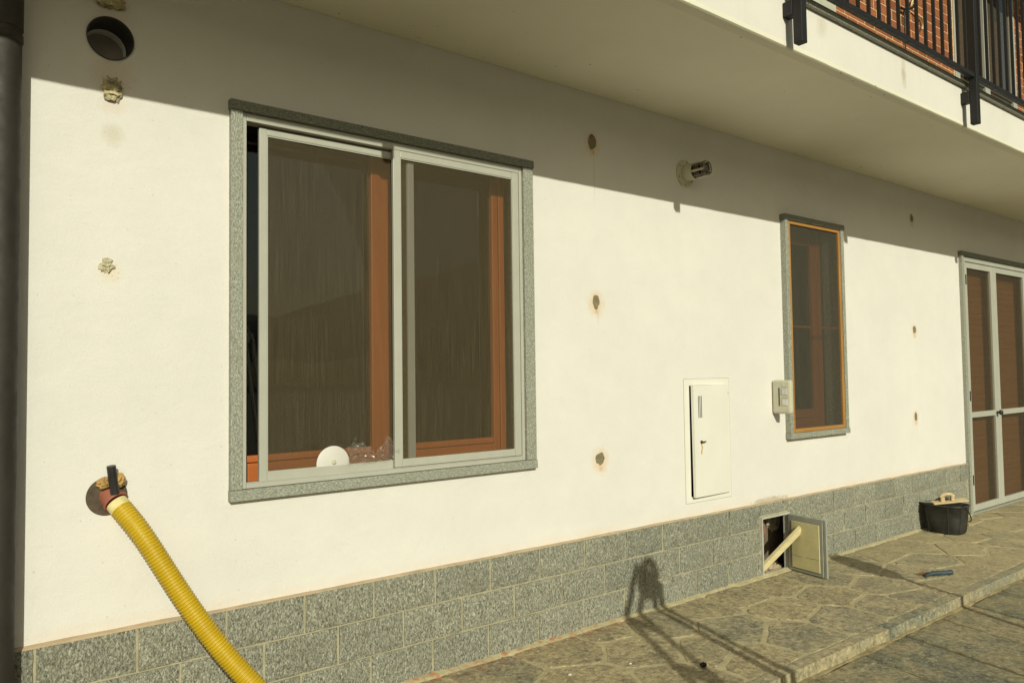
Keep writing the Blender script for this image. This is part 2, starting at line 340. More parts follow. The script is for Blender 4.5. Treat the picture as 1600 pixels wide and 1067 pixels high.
# ------------------------------------------------------------------ mesh helpers
rng = random.Random(11)
class MB:
    def __init__(s): s.v = []; s.f = []; s.smooth = []
    def add(s, vs, fs, smooth=False):
        k = len(s.v); s.v += [tuple(v) for v in vs]; s.f += [tuple(i+k for i in f) for f in fs]; s.smooth += [smooth]*len(fs); return s
    def box(s, x0, x1, y0, y1, z0, z1, bev=0.0):
        if bev <= 0:
            vs = [(x, y, z) for z in (z0, z1) for y in (y0, y1) for x in (x0, x1)]
            return s.add(vs, [(0, 2, 3, 1), (4, 5, 7, 6), (0, 1, 5, 4), (2, 6, 7, 3), (0, 4, 6, 2), (1, 3, 7, 5)])
        bm = bmesh.new(); bmesh.ops.create_cube(bm, size=1.0)
        for v in bm.verts:
            v.co = Vector(((x0+x1)/2+v.co.x*(x1-x0), (y0+y1)/2+v.co.y*(y1-y0), (z0+z1)/2+v.co.z*(z1-z0)))
        bmesh.ops.bevel(bm, geom=list(bm.edges), offset=bev, segments=2, profile=0.5, affect='EDGES')
        bm.verts.index_update()
        s.add([v.co[:] for v in bm.verts], [tuple(v.index for v in f.verts) for f in bm.faces]); bm.free(); return s
    def quad(s, a, b, c, d): return s.add([a, b, c, d], [(0, 1, 2, 3)])
    def tube(s, pts, r, seg=12, caps=True, smooth=True):
        pts = [Vector(p) for p in pts]; n = len(pts); vs = []; fs = []
        up = None
        for i, p in enumerate(pts):
            t = (pts[min(i+1, n-1)]-pts[max(i-1, 0)]).normalized()
            if up is None:
                up = Vector((0, 0, 1)) if abs(t.z) < 0.9 else Vector((1, 0, 0))
            a = (up-t*up.dot(t)).normalized(); up = a; b = t.cross(a)
            ri = r[i] if isinstance(r, (list, tuple)) else r
            for k in range(seg):
                w = 2*math.pi*k/seg; vs.append(p+a*(ri*math.cos(w))+b*(ri*math.sin(w)))
        for i in range(n-1):
            for k in range(seg):
                k2 = (k+1) % seg; fs.append((i*seg+k, i*seg+k2, (i+1)*seg+k2, (i+1)*seg+k))
        s.add(vs, fs, smooth)
        if caps:
            s.add(vs[:seg], [tuple(range(seg-1, -1, -1))]); s.add(vs[-seg:], [tuple(range(seg))])
        return s
    def lathe(s, c, axis, prof, seg=32, smooth=True):
        """prof: (radius, along) pairs along axis from c"""
        c = Vector(c); ax = Vector(axis).normalized()
        a = Vector((0, 0, 1)) if abs(ax.z) < 0.9 else Vector((1, 0, 0)); a = (a-ax*a.dot(ax)).normalized(); b = ax.cross(a)
        vs = []; fs = []
        for (r, h) in prof:
            for k in range(seg):
                w = 2*math.pi*k/seg; vs.append(c+ax*h+a*(r*math.cos(w))+b*(r*math.sin(w)))
        for i in range(len(prof)-1):
            for k in range(seg):
                k2 = (k+1) % seg; fs.append((i*seg+k, i*seg+k2, (i+1)*seg+k2, (i+1)*seg+k))
        return s.add(vs, fs, smooth)
    def mesh(s, name):
        me = bpy.data.meshes.new(name); me.from_pydata(s.v, [], s.f)
        me.polygons.foreach_set('use_smooth', s.smooth); me.validate(); me.update(); return me
    def build(s, name, m, parent=None, fix=True, kind=None):
        me = s.mesh(name); me.materials.append(m)
        if fix:
            bm = bmesh.new(); bm.from_mesh(me); bmesh.ops.recalc_face_normals(bm, faces=bm.faces); bm.to_mesh(me); bm.free()
        o = bpy.data.objects.new(name, me); COL.objects.link(o)
        if parent: o.parent = parent; o.matrix_parent_inverse = Matrix.Translation(-parent.location) if parent.type == 'EMPTY' and parent.parent is None else Matrix()
        if kind: o['kind'] = kind
        return o
def link(name, me, parent=None):
    o = bpy.data.objects.new(name, me); COL.objects.link(o)
    if parent: o.parent = parent
    return o
def thing(name, label, cat, loc=(0, 0, 0), group=None):
    o = bpy.data.objects.new(name, None); COL.objects.link(o); o.location = loc; o.empty_display_size = 0.1
    o['label'] = label; o['category'] = cat
    if group: o['group'] = group
    return o
def tag(o, label, cat, group=None):
    o['label'] = label; o['category'] = cat
    if group: o['group'] = group
    return o
def setkind(o, k): o['kind'] = k; return o
def part_root(name, parent):
    """empty that gathers sub-parts under a part of the house"""
    o = bpy.data.objects.new(name, None); COL.objects.link(o); o.parent = parent; o.empty_display_size = 0.1; return o
def crumple(c, rx, ry, rz, seed, amp=0.45, freq=2.2, sub=3):
    bm = bmesh.new(); bmesh.ops.create_icosphere(bm, subdivisions=sub, radius=1.0)
    for v in bm.verts:
        d = v.co.normalized(); q = d*freq+Vector((seed*3.1, seed*1.7, seed))
        k = 1-amp*abs(noise.noise(q))*2.2+amp*0.6*noise.noise(q*2.7)
        v.co = Vector((c[0]+d.x*k*rx, c[1]+d.y*k*ry, c[2]+d.z*k*rz))
    bm.verts.index_update(); mb = MB().add([v.co[:] for v in bm.verts], [tuple(v.index for v in f.verts) for f in bm.faces]); bm.free(); return mb
def xform(mb, mtx):
    mb.v = [tuple(mtx @ Vector(v)) for v in mb.v]; return mb

# ------------------------------------------------------------------ ground, porch, kerb, yard, hills
setkind(MB().quad((-120, -150, -0.085), (120, -150, -0.085), (120, 40, -0.085), (-120, 40, -0.085)).build('ground', YARD_FAR), 'structure')
def hill():
    vs = []; fs = []; nx, ny = 90, 14
    for j in range(ny):
        for i in range(nx):
            x = -150+300*i/(nx-1); y = -70-70*j/(ny-1); t = j/(ny-1)
            h = (6+22*t)*(0.65+0.55*noise.noise(Vector((x*0.02, y*0.02, 3.1))))+2.0*noise.noise(Vector((x*0.15, y*0.15, 7)))-3*(1-t)
            vs.append((x, y, max(-1.0, h)))
    for j in range(ny-1):
        for i in range(nx-1): fs.append((j*nx+i, j*nx+i+1, (j+1)*nx+i+1, (j+1)*nx+i))
    return MB().add(vs, fs, True)
setkind(hill().build('hill', HILL_MAT), 'structure')

def clip(poly, nx, ny, d):
    out = []
    for i in range(len(poly)):
        a, b = poly[i], poly[(i+1) % len(poly)]
        da = a[0]*nx+a[1]*ny-d; db = b[0]*nx+b[1]*ny-d
        if da <= 0: out.append(a)
        if (da < 0 < db) or (db < 0 < da):
            t = da/(da-db); out.append((a[0]+(b[0]-a[0])*t, a[1]+(b[1]-a[1])*t))
    return out
def chaikin(poly, q=0.22):
    out = []
    for i in range(len(poly)):
        a, b = poly[i], poly[(i+1) % len(poly)]
        out.append((a[0]+(b[0]-a[0])*q, a[1]+(b[1]-a[1])*q)); out.append((a[0]+(b[0]-a[0])*(1-q), a[1]+(b[1]-a[1])*(1-q)))
    return out
def densify(poly, step):
    out = []
    for i in range(len(poly)):
        a, b = poly[i], poly[(i+1) % len(poly)]; L = math.hypot(b[0]-a[0], b[1]-a[1]); k = max(1, int(L/step))
        for j in range(k): out.append((a[0]+(b[0]-a[0])*j/k, a[1]+(b[1]-a[1])*j/k))
    return out
def stone_mesh(poly, z, thick, bev, tilt=(0, 0)):
    n = len(poly); cx = sum(p[0] for p in poly)/n; cy = sum(p[1] for p in poly)/n
    def h(x, y): return z+tilt[0]*(x-cx)+tilt[1]*(y-cy)
    vs = [(x, y, h(x, y)-thick) for x, y in poly]+[(x, y, h(x, y)-bev) for x, y in poly]
    for x, y in poly:
        L = math.hypot(x-cx, y-cy) or 1; k = max(0.0, 1-bev*1.3/L)
        X, Y = cx+(x-cx)*k, cy+(y-cy)*k; vs.append((X, Y, h(X, Y)))
    fs = []
    for r in (0, 1):
        for i in range(n):
            j = (i+1) % n; fs.append((r*n+i, r*n+j, (r+1)*n+j, (r+1)*n+i))
    fs.append(tuple(2*n+i for i in range(n)))
    return MB().add(vs, fs)

pavement = MB().box(-1.5, 11.0, -0.945, 0.0, -0.084, -0.0028).build('pavement', JOINT); setkind(pavement, 'structure')
SEEDS = [(2.44, -0.13), (2.25, -0.55), (2.75, -0.42), (2.95, -0.62), (2.62, -0.75), (3.05, -0.20), (3.45, -0.16), (3.32, -0.50), (3.02, -0.80), (3.78, -0.17), (3.80, -0.48),
         (3.46, -0.74), (3.88, -0.76), (4.12, -0.20), (4.20, -0.50), (4.26, -0.80), (4.52, -0.28), (4.62, -0.62), (4.55, -0.86), (4.92, -0.24), (5.02, -0.60), (4.95, -0.86),
         (5.40, -0.20), (5.42, -0.52), (5.34, -0.82), (2.02, -0.16), (1.80, -0.50), (2.05, -0.80)]
def rand_seeds(x0, x1, y0, y1, dmin, base):
    pts = list(base)
    for _ in range(6000):
        q = (rng.uniform(x0, x1), rng.uniform(y0, y1))
        if all(math.hypot(q[0]-a, (q[1]-b)*1.15) > dmin for a, b in pts): pts.append(q)
    return pts
pts = rand_seeds(0.2, 10.6, -0.90, -0.04, 0.30, SEEDS)
for (sx_, sy_) in pts:
    poly = [(-0.2, -0.932), (10.9, -0.932), (10.9, -0.030), (-0.2, -0.030)]
    g = 0.008+0.006*rng.random()
    for (ox, oy) in pts:
        if (ox, oy) == (sx_, sy_) or math.hypot(ox-sx_, oy-sy_) > 1.4: continue
        nx_, ny_ = ox-sx_, oy-sy_; L = math.hypot(nx_, ny_); nx_ /= L; ny_ /= L
        poly = clip(poly, nx_, ny_, ((ox+sx_)/2)*nx_+((oy+sy_)/2)*ny_-g)
        if len(poly) < 3: break
    if len(poly) < 3: continue
    poly = densify(chaikin(densify(poly, 0.22), 0.10), 0.03)
    poly = [(x+0.010*noise.noise(Vector((x*8, y*8, 1.0)))+0.004*noise.noise(Vector((x*37, y*37, 4.0))), y+0.010*noise.noise(Vector((x*8, y*8, 9.0)))+0.004*noise.noise(Vector((x*37, y*37, 8.0)))) for x, y in poly]
    stone_mesh(poly, rng.uniform(-0.0012, 0.0028), 0.02, 0.003, (rng.uniform(-.006, .006), rng.uniform(-.006, .006))).build('paving_stone', PAVE, pavement)

kerb = MB().box(-1.5, 11.0, -0.990, -0.945, -0.084, -0.012).build('kerb', JOINT); setkind(kerb, 'structure')
x = -0.9
while x < 10.5:
    L = rng.choice((0.78, 0.95, 1.05, 0.6)); poly = [(x+0.003, -1.003), (x+L-0.003, -1.003), (x+L-0.003, -0.942), (x+0.003, -0.942)]
    poly = densify(poly, 0.05)
    poly = [(a+0.002*noise.noise(Vector((a*30, b*30, 2))), b+0.005*noise.noise(Vector((a*14, b*5, 5)))+0.002*noise.noise(Vector((a*60, b*9, 6)))) for a, b in poly]
    stone_mesh(poly, 0.004, 0.080, 0.006, (rng.uniform(-.002, .002), 0)).build('kerb_stone', KERB, kerb); x += L
vs = []
for i in range(301):
    xx = -0.3+11*i/300; h = max(0.002, 0.006+0.014*noise.noise(Vector((xx*3.1, 0, 0)))+0.010*noise.noise(Vector((xx*13, 1, 0)))); h2 = 0.4*h+0.003*noise.noise(Vector((xx*30, 0, 5)))
    vs += [(xx, -1.000, -0.050+h2), (xx, -1.005-h*0.4, -0.052+h2*0.5), (xx, -1.006-h*1.2, -0.0512), (xx, -1.010-h*1.5, -0.0575)]
kf = MB().add(vs, [(4*i+c, 4*i+c+1, 4*i+c+5, 4*i+c+4) for i in range(300) for c in range(3)], True).build('kerb_dust', make_joint('kerb_dirt', (0.16, 0.125, 0.065), (0.40, 0.33, 0.19))); setkind(kf, 'structure')
yard = MB().box(-0.5, 11.0, -4.9, -0.99, -0.0845, -0.060).build('yard', DIRT); setkind(yard, 'structure')
x = 0.05
while x < 10.2:
    wd = rng.uniform(0.33, 0.44); y = -1.016
    while y > -4.5:
        L = rng.uniform(0.7, 1.5); sl = 0.22
        def sh(yy): return (yy+1.0)*sl
        poly = [(x+0.010+sh(y), y-0.004), (x+0.010+sh(y-L), y-L+0.009), (x+wd-0.010+sh(y-L), y-L+0.009), (x+wd-0.010+sh(y), y-0.004)]
        poly = densify(poly, 0.06)
        poly = [(a+0.006*noise.noise(Vector((a*9, b*9, 1.3)))+0.004*noise.noise(Vector((a*40, b*40, 3.3))), b+0.005*noise.noise(Vector((a*12, b*12, 7.7)))) for a, b in poly]
        if not (x < 1.0): stone_mesh(poly[::-1], -0.053+rng.uniform(-.003, .003), 0.018, 0.005, (rng.uniform(-.01, .01), rng.uniform(-.008, .008))).build('yard_slab', YARD, yard)
        y -= L
    x += wd

# ------------------------------------------------------------------ the house
house = thing('house', 'white rendered house front with grey stone plinth and a balcony overhead', 'house')
WIN = (0.955, 2.395, 0.86, 2.33); NAR = (4.61, 5.325, 0.86, 2.325); DOOR = (7.42, 9.05, -0.09, 2.325)
MET = (3.606, 3.952, 0.568, 1.216); HAT = (4.268, 4.555, 0.006, 0.360); VENT = (0.45, 0.62, 2.393, 2.563)
OPEN = [WIN, NAR, DOOR, MET, HAT, VENT]
def wall_sheet(mb, x0, x1, z0, z1, y, opens):
    xs = sorted({x0, x1, *[o[0] for o in opens], *[o[1] for o in opens]}); zs = sorted({z0, z1, *[o[2] for o in opens], *[o[3] for o in opens]})
    for a, b in zip(xs, xs[1:]):
        for c, d in zip(zs, zs[1:]):
            mx, mz = (a+b)/2, (c+d)/2
            if any(o[0] < mx < o[1] and o[2] < mz < o[3] for o in opens): continue
            mb.quad((a, y, c), (b, y, c), (b, y, d), (a, y, d))
wall = MB(); wall_sheet(wall, -2.0, 12.0, -0.09, 3.04, 0.0, OPEN); wall_sheet(wall, -2.0, 12.0, -0.09, 3.04, 0.30, OPEN)
for (a, b, c, d) in OPEN:
    if (a, b, c, d) == HAT: continue
    for q in (((a, 0, c), (a, .3, c), (a, .3, d), (a, 0, d)), ((b, 0, c), (b, 0, d), (b, .3, d), (b, .3, c)), ((a, 0, c), (b, 0, c), (b, .3, c), (a, .3, c)), ((a, 0, d), (a, .3, d), (b, .3, d), (b, 0, d))):
        wall.quad(*q)
# round mouth of the vent inside its square cell
VC, VR = (0.535, 2.478), 0.0745
def square_ring(cx, cz, r, a, b, c, d, y, seg=48):
    vs = []; fs = []
    for k in range(seg):
        w = 2*math.pi*k/seg; ux, uz = math.cos(w), math.sin(w)
        t = min(((b-cx) if ux > 0 else (cx-a))/max(abs(ux), 1e-6), ((d-cz) if uz > 0 else (cz-c))/max(abs(uz), 1e-6))
        vs += [(cx+ux*r, y, cz+uz*r), (cx+ux*t, y, cz+uz*t)]
    for k in range(seg):
        j = (k+1) % seg; fs.append((2*k, 2*k+1, 2*j+1, 2*j))
    # corners
    return vs, fs
vs, fs = square_ring(*VC, VR, *VENT, 0.0, 64); wall.add(vs, fs)
for (cx, cz) in ((VENT[0], VENT[2]), (VENT[1], VENT[2]), (VENT[0], VENT[3]), (VENT[1], VENT[3])):
    # small triangles closing the cell's corners
    best = sorted(range(1, 128, 2), key=lambda i: (vs[i][0]-cx)**2+(vs[i][2]-cz)**2)
    for i in best[:4]:
        for j in best[:4]:
            if j > i and abs(vs[i][0]-vs[j][0]) > 1e-5 and abs(vs[i][2]-vs[j][2]) > 1e-5 and (j-i == 2 or j-i == 126):
                wall.add([vs[i], vs[j], (cx, 0, cz)], [(0, 1, 2)])
wall.build('wall', STUCCO, house, fix=False)

# plinth: mortar bed with split-faced blocks on it
plinth = MB(); 
PX1 = 7.40
for (a, b, c, d) in ((-1.5, 4.262, -0.083, 0.4525), (4.262, 4.56, 0.366, 0.4525), (4.56, PX1, -0.083, 0.4525)):
    plinth.box(a, b, -0.014, -0.0005, c, d)
plinth_o = plinth.build('plinth', MORTAR, house)
def block_mesh(x0, x1, z0, z1, y=-0.022):
    nx_, nz_ = max(2, round((x1-x0)/0.03)), max(2, round((z1-z0)/0.03)); vs = []; fs = []
    for j in range(nz_+1):
        for i in range(nx_+1):
            px, pz = x0+(x1-x0)*i/nx_, z0+(z1-z0)*j/nz_
            edge = i in (0, nx_) or j in (0, nz_)
            q = Vector((px*16, 0, pz*16))
            d = 0.005*noise.noise(q)+0.005*noise.noise(q*2.9)
            vs.append((px+(0.0012*noise.noise(q*1.7) if edge else 0), y+d+(0.004 if edge else 0), pz+(0.0012*noise.noise(q*2.1+Vector((5, 5, 5))) if edge else 0)))
    w = nx_+1
    for j in range(nz_):
        for i in range(nx_): fs.append((j*w+i, j*w+i+1, (j+1)*w+i+1, (j+1)*w+i))
    mb = MB().add(vs, fs, True)
    loop = [i for i in range(w)]+[j*w+nx_ for j in range(1, nz_+1)]+[nz_*w+i for i in range(nx_-1, -1, -1)]+[j*w for j in range(nz_-1, 0, -1)]
    k = len(loop); mb.add([vs[i] for i in loop]+[(vs[i][0], -0.0135, vs[i][2]) for i in loop], [(i, (i+1) % k, k+(i+1) % k, k+i) for i in range(k)])
    return mb
HX0, HX1, HZ1 = 4.256, 4.568, 0.374
for (z0, z1, off) in ((0.306, 0.4495, 0.33), (0.1545, 0.298, 0.17), (-0.03, 0.1465, 0.315)):
    x = off-1.2
    while x < PX1-0.02:
        a, b = x+0.005, min(x+0.30-0.005, PX1-0.003); x += 0.30
        if b-a < 0.03 or b < 0.0: continue
        parts = [(a, b, z0, z1)]
        if a < HX1 and b > HX0 and z0 < HZ1:
            parts = []
            if a < HX0-0.02: parts.append((a, HX0-0.003, z0, z1))
            if b > HX1+0.02: parts.append((HX1+0.003, b, z0, z1))
            if z1 > HZ1+0.03: parts.append((max(a, HX0), min(b, HX1), HZ1+0.008, z1))
        for q in parts:
            block_mesh(*q, y=-0.022+rng.uniform(-0.002, 0.002)).build('stone_block', SPLIT, plinth_o)
bead = MB()
k0 = 120
vs = []
for i in range(k0+1):
    xx = -0.3+(PX1+0.3)*i/k0; h = 0.0045+0.007*max(0, 1-xx)+0.004*noise.noise(Vector((xx*5, 0, 0)))+0.002*noise.noise(Vector((xx*23, 0, 2)))
    vs += [(xx, 0.001, 0.4505+h+0.002), (xx, -0.010, 0.4505+h*0.6), (xx, -0.018, 0.4515), (xx, -0.018, 0.449)]
bead.add(vs, [(4*i+c, 4*i+c+1, 4*i+c+5, 4*i+c+4) for i in range(k0) for c in range(3)], True)
bead.build('mortar_bead', BEAD, house)
# mortar fillet where the plinth meets the paving
fil = MB(); vs = []
for i in range(k0+1):
    xx = -0.3+(PX1+0.3)*i/k0; h = 0.026+0.010*noise.noise(Vector((xx*4, 3, 0)))+0.005*noise.noise(Vector((xx*19, 1, 2)))
    vs += [(xx, -0.016, 0.010+h*0.15), (xx, -0.022-h*0.35, 0.006), (xx, -0.024-h, 0.0008), (xx, -0.028-h, -0.006)]
fil.add(vs, [(4*i+c, 4*i+c+1, 4*i+c+5, 4*i+c+4) for i in range(k0) for c in range(3)], True)
fil.build('mortar_fillet', JOINT, house)

# ---- balcony slab
slab = MB().box(-2.0, 12.0, -0.980, -0.001, 2.7945, 3.010).build('balcony_slab', FASCIA, house)
sof = MB(); vs = []; nx_, ny_ = 160, 10
for j in range(ny_+1):
    for i in range(nx_+1):
        xx = -2.0+14*i/nx_; yy = -0.925+0.924*j/ny_
        vs.append((xx, yy, 2.789+0.003*noise.noise(Vector((xx*0.9, yy*1.3, 0)))))
sof.add(vs, [(j*(nx_+1)+i, j*(nx_+1)+i+1, (j+1)*(nx_+1)+i+1, (j+1)*(nx_+1)+i) for j in range(ny_) for i in range(nx_)], True)
sof.build('soffit', SOFFIT, slab, fix=False)
lip = MB(); vs = []
for i in range(241):
    xx = -2.0+14*i/240; w = 0.0025*noise.noise(Vector((xx*6, 0, 1)))+0.0012*noise.noise(Vector((xx*31, 0, 1)))
    vs += [(xx, -0.9815, 2.800), (xx, -0.9815, 2.7785+w*0.6), (xx, -0.975, 2.7735+w*0.6), (xx, -0.935+w, 2.7660+w), (xx, -0.927+w, 2.7660+w), (xx, -0.922+w, 2.792)]
lip.add(vs, [(6*i+c, 6*i+c+1, 6*i+c+7, 6*i+c+6) for i in range(240) for c in range(5)])
lip.build('drip_edge', SOFFIT, slab)
x = -1.7
while x < 11.8:
    L = 1.25; MB().box(x+0.002, x+L-0.002, -1.004, -0.02, 3.0125, 3.045, 0.003).build('edge_stone', SLAB_EDGE, slab); x += L

# ---- upper storey: brick wall, door, window surround, eave
UD = (7.475, 8.96, 3.05, 5.3)
bw = MB(); wall_sheet(bw, -2.0, 12.0, 3.05, 6.0, -0.002, [UD, (4.2, 5.05, 3.95, 5.4)])
brick_wall = bw.build('brick_wall', BRICK_MORTAR, house, fix=False)
def brick_box(a, b, z0, z1):
    j = rng.uniform(-0.0015, 0.0015)
    return MB().box(a, b, -0.0045+j*.5, -0.0005, z0, z1)
rest = MB(); ch = 0.084
for (xa, xb) in ((5.385, 7.455), (8.98, 11.0)):
    for k in range(40):
        z0 = 3.06+k*ch; x = xa-(0.0 if k % 2 else 0.11); i = k % 2
        while x < xb:
            L = 0.30 if i % 2 == 0 else 0.15
            a, b = max(x, xa)+0.005, min(x+L, xb)-0.005
            if b-a > 0.02:
                vis = 3.93 < z0 < 4.12+0.31*(x-5.35) and x < 10.0
                if vis: brick_box(a, b, z0+0.005, z0+ch-0.005).build('brick', BRICK, brick_wall)
                else:
                    rest.box(a, b, -0.0045, -0.0005, z0+0.005, z0+ch-0.005)
            x += L+0.002; i += 1
setkind(rest.build('far_brick', BRICK, brick_wall), 'stuff')
MB().box(4.9, 5.375, -0.024, -0.001, 3.90, 5.4, 0.004).build('window_surround', GREY_PANEL, house)
ud = part_root('balcony_door', house)
for (a, b) in ((7.478, 7.575), (8.155, 8.265), (8.862, 8.957)): MB().box(a, b, -0.012, 0.04, 3.06, 5.28, 0.004).build('door_stile', ALU, ud)
for (a, b) in ((7.577, 8.153), (8.267, 8.860)):
    for (c, d) in ((3.06, 3.15), (4.005, 4.058), (5.2, 5.28)): MB().box(a, b, -0.008, 0.036, c, d, 0.004).build('door_rail', ALU, ud)
    MB().quad((a, 0.012, 3.15), (b, 0.012, 3.15), (b, 0.012, 5.2), (a, 0.012, 5.2)).build('insect_screen', SCREEN_FINE, ud)
    for k in range(36):
        z0 = 3.1+k*0.06; MB().box(a-0.03, b+0.03, 0.10, 0.115, z0, z0+0.059, 0.002).build('shutter_slat', SHUTTER, ud)
MB().box(-2.0, 12.0, -1.75, 0.3, 5.78, 5.95).build('eave', ROOF_MAT, house)

# ---- big sliding-screen window
bwn = part_root('window', house)
bwn['label'] = 'wide window with two sliding insect screens and a stone surround'
def part(mb, name, m, p): return mb.build(name, m, p)
part(MB().box(0.942, 0.986, -0.026, 0.10, 0.8835, 2.3095, 0.002), 'stone_jamb', SAWN_V, bwn)
part(MB().box(2.354, 2.414, -0.026, 0.10, 0.8835, 2.3095, 0.002), 'stone_jamb', SAWN_V, bwn)
part(MB().box(0.938, 2.418, -0.031, 0.12, 2.3105, 2.348, 0.002), 'stone_lintel', SAWN_LINTEL, bwn)
part(MB().box(0.940, 2.416, -0.030, 0.14, 0.842, 0.8825, 0.002), 'stone_sill', SAWN_H, bwn)
part(MB().box(0.987, 1.004, -0.012, 0.045, 0.884, 2.309, 0.002), 'screen_frame_stile', ALU, bwn)
part(MB().box(2.336, 2.353, -0.012, 0.045, 0.884, 2.309, 0.002), 'screen_frame_stile', ALU, bwn)
part(MB().box(1.0045, 2.3355, -0.012, 0.045, 2.279, 2.309, 0.002), 'screen_frame_head', ALU, bwn)
part(MB().box(1.0045, 2.3355, -0.012, 0.045, 0.884, 0.902, 0.002), 'screen_frame_sill', ALU, bwn)
part(MB().box(1.0045, 2.3355, -0.0118, -0.0095, 0.9025, 0.9065, 0.0005), 'track_lip', ALU, bwn)
def sash(x0, x1, z0, z1, y0, y1, ws, wt, wb):
    part(MB().box(x0, x0+ws, y0, y1, z0, z1, 0.0025), 'sash_stile', ALU, bwn); part(MB().box(x1-ws, x1, y0, y1, z0, z1, 0.0025), 'sash_stile', ALU, bwn)
    part(MB().box(x0+ws+.0005, x1-ws-.0005, y0+0.001, y1-0.001, z1-wt, z1, 0.0025), 'sash_rail', ALU, bwn)
    part(MB().box(x0+ws+.0005, x1-ws-.0005, y0+0.001, y1-0.001, z0, z0+wb, 0.0025), 'sash_rail', ALU, bwn)
    # inner bead, a fine step round the mesh
    part(MB().box(x0+ws, x0+ws+0.004, y0+0.004, y1-0.004, z0+wb, z1-wt).box(x1-ws-0.004, x1-ws, y0+0.004, y1-0.004, z0+wb, z1-wt).box(x0+ws+0.004, x1-ws-0.004, y0+0.004, y1-0.004, z1-wt-0.004, z1-wt), 'mesh_bead', ALU, bwn)
    ym = (y0+y1)/2; nxs, nzs = 24, 30; vs = []
    for j in range(nzs+1):
        for i in range(nxs+1):
            xx = x0+ws+(x1-x0-2*ws)*i/nxs; zz = z0+wb+(z1-z0-wb-wt)*j/nzs
            vs.append((xx, ym+0.003*noise.noise(Vector((xx*5, 0, zz*2.5))), zz))
    mb = MB().add(vs, [(j*(nxs+1)+i, j*(nxs+1)+i+1, (j+1)*(nxs+1)+i+1, (j+1)*(nxs+1)+i) for j in range(nzs) for i in range(nxs)], True)
    part(mb, 'insect_mesh', SCREEN, bwn)
sash(1.062, 1.756, 0.9025, 2.272, 0.012, 0.030, 0.031, 0.027, 0.036)
sash(1.640, 2.334, 0.9075, 2.288, -0.009, 0.009, 0.036, 0.040, 0.034)
# wooden casement behind
YW = 0.115
for (a, b, nm) in ((1.000, 1.050, 'casement_stile'), (1.598, 1.697, 'casement_stile'), (2.262, 2.300, 'casement_stile'), (2.3035, 2.340, 'casement_frame')):
    part(MB().box(a, b, YW, YW+0.05, 0.9, 2.40, 0.005), nm, REDWOOD_V, bwn)
for (a, b) in ((1.051, 1.597), (1.698, 2.261)):
    part(MB().box(a, b, YW+0.002, YW+0.048, 0.965, 0.992, 0.004), 'casement_rail', REDWOOD_H, bwn)
    part(MB().box(a, b, YW-0.004, YW+0.048, 0.892, 0.9625, 0.004), 'casement_rail', REDWOOD_H, bwn)
    part(MB().box(a, b, YW+0.002, YW+0.048, 2.315, 2.40, 0.004), 'casement_rail', REDWOOD_H, bwn)
    part(MB().box(a-.01, b+.01, YW+0.022, YW+0.027, 0.985, 2.32), 'glass_pane', GLASS, bwn)
def room(x0, x1, z0, z1, depth, parent):
    mb = MB()
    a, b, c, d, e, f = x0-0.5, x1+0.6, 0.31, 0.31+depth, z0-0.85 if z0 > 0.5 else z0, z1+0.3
    mb.quad((a, d, e), (b, d, e), (b, d, f), (a, d, f)); mb.quad((a, c, e), (a, d, e), (a, d, f), (a, c, f)); mb.quad((b, c, e), (b, c, f), (b, d, f), (b, d, e))
    mb.quad((a, c, e), (b, c, e), (b, d, e), (a, d, e)); mb.quad((a, c, f), (a, d, f), (b, d, f), (b, c, f))
    return mb.build('room', INNER, parent, fix=False)
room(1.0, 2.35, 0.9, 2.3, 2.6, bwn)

# ---- narrow window
nw = part_root('window', house); nw['label'] = 'tall narrow window with an orange wooden insect screen'
part(MB().box(4.594, 4.632, -0.040, 0.115, 0.8815, 2.3065, 0.002), 'stone_jamb', SAWN_V, nw)
part(MB().box(5.306, 5.344, -0.040, 0.115, 0.8815, 2.3065, 0.002), 'stone_jamb', SAWN_V, nw)
part(MB().box(4.588, 5.352, -0.045, 0.12, 2.3075, 2.346, 0.002), 'stone_lintel', SAWN_LINTEL, nw)
part(MB().box(4.590, 5.350, -0.044, 0.13, 0.843, 0.8805, 0.002), 'stone_sill', SAWN_H, nw)
part(MB().box(4.6335, 4.661, -0.034, -0.012, 0.882, 2.306, 0.003), 'screen_stile', HONEY_V, nw)
part(MB().box(5.278, 5.3045, -0.034, -0.012, 0.882, 2.306, 0.003), 'screen_stile', HONEY_V, nw)
part(MB().box(4.6615, 5.2775, -0.034, -0.012, 0.882, 0.907, 0.003), 'screen_rail', HONEY_H, nw)
part(MB().box(4.6615, 5.2775, -0.034, -0.012, 2.284, 2.306, 0.003), 'screen_rail', HONEY_H, nw)
part(MB().box(4.6615, 5.2775, -0.009, 0.002, 1.588, 1.602, 0.002), 'glazing_bar', REDWOOD_H, nw)
vs = []; nxs, nzs = 24, 40
for j in range(nzs+1):
    for i in range(nxs+1):
        u, w = i/nxs, j/nzs; s_ = math.sin(math.pi*u)*math.sin(math.pi*w)
        vs.append((4.6615+0.616*u, -0.022-0.009*s_*noise.noise(Vector((u*3+w*4, w*3, 2)))-0.005*s_*math.sin(14*(u*0.7+w)), 0.907+1.377*w))
part(MB().add(vs, [(j*(nxs+1)+i, j*(nxs+1)+i+1, (j+1)*(nxs+1)+i+1, (j+1)*(nxs+1)+i) for j in range(nzs) for i in range(nxs)], True), 'insect_mesh', SCREEN_FINE, nw)
for (a, b) in ((4.632, 4.70), (5.165, 5.235), (5.238, 5.296)):
    part(MB().box(a, b, 0.12, 0.17, 0.885, 2.306, 0.005), 'casement_stile', REDWOOD_V, nw)
for (c, d) in ((0.885, 0.955), (0.957, 1.02), (2.20, 2.306)):
    part(MB().box(4.701, 5.164, 0.122, 0.168, c, d, 0.004), 'casement_rail', REDWOOD_H, nw)
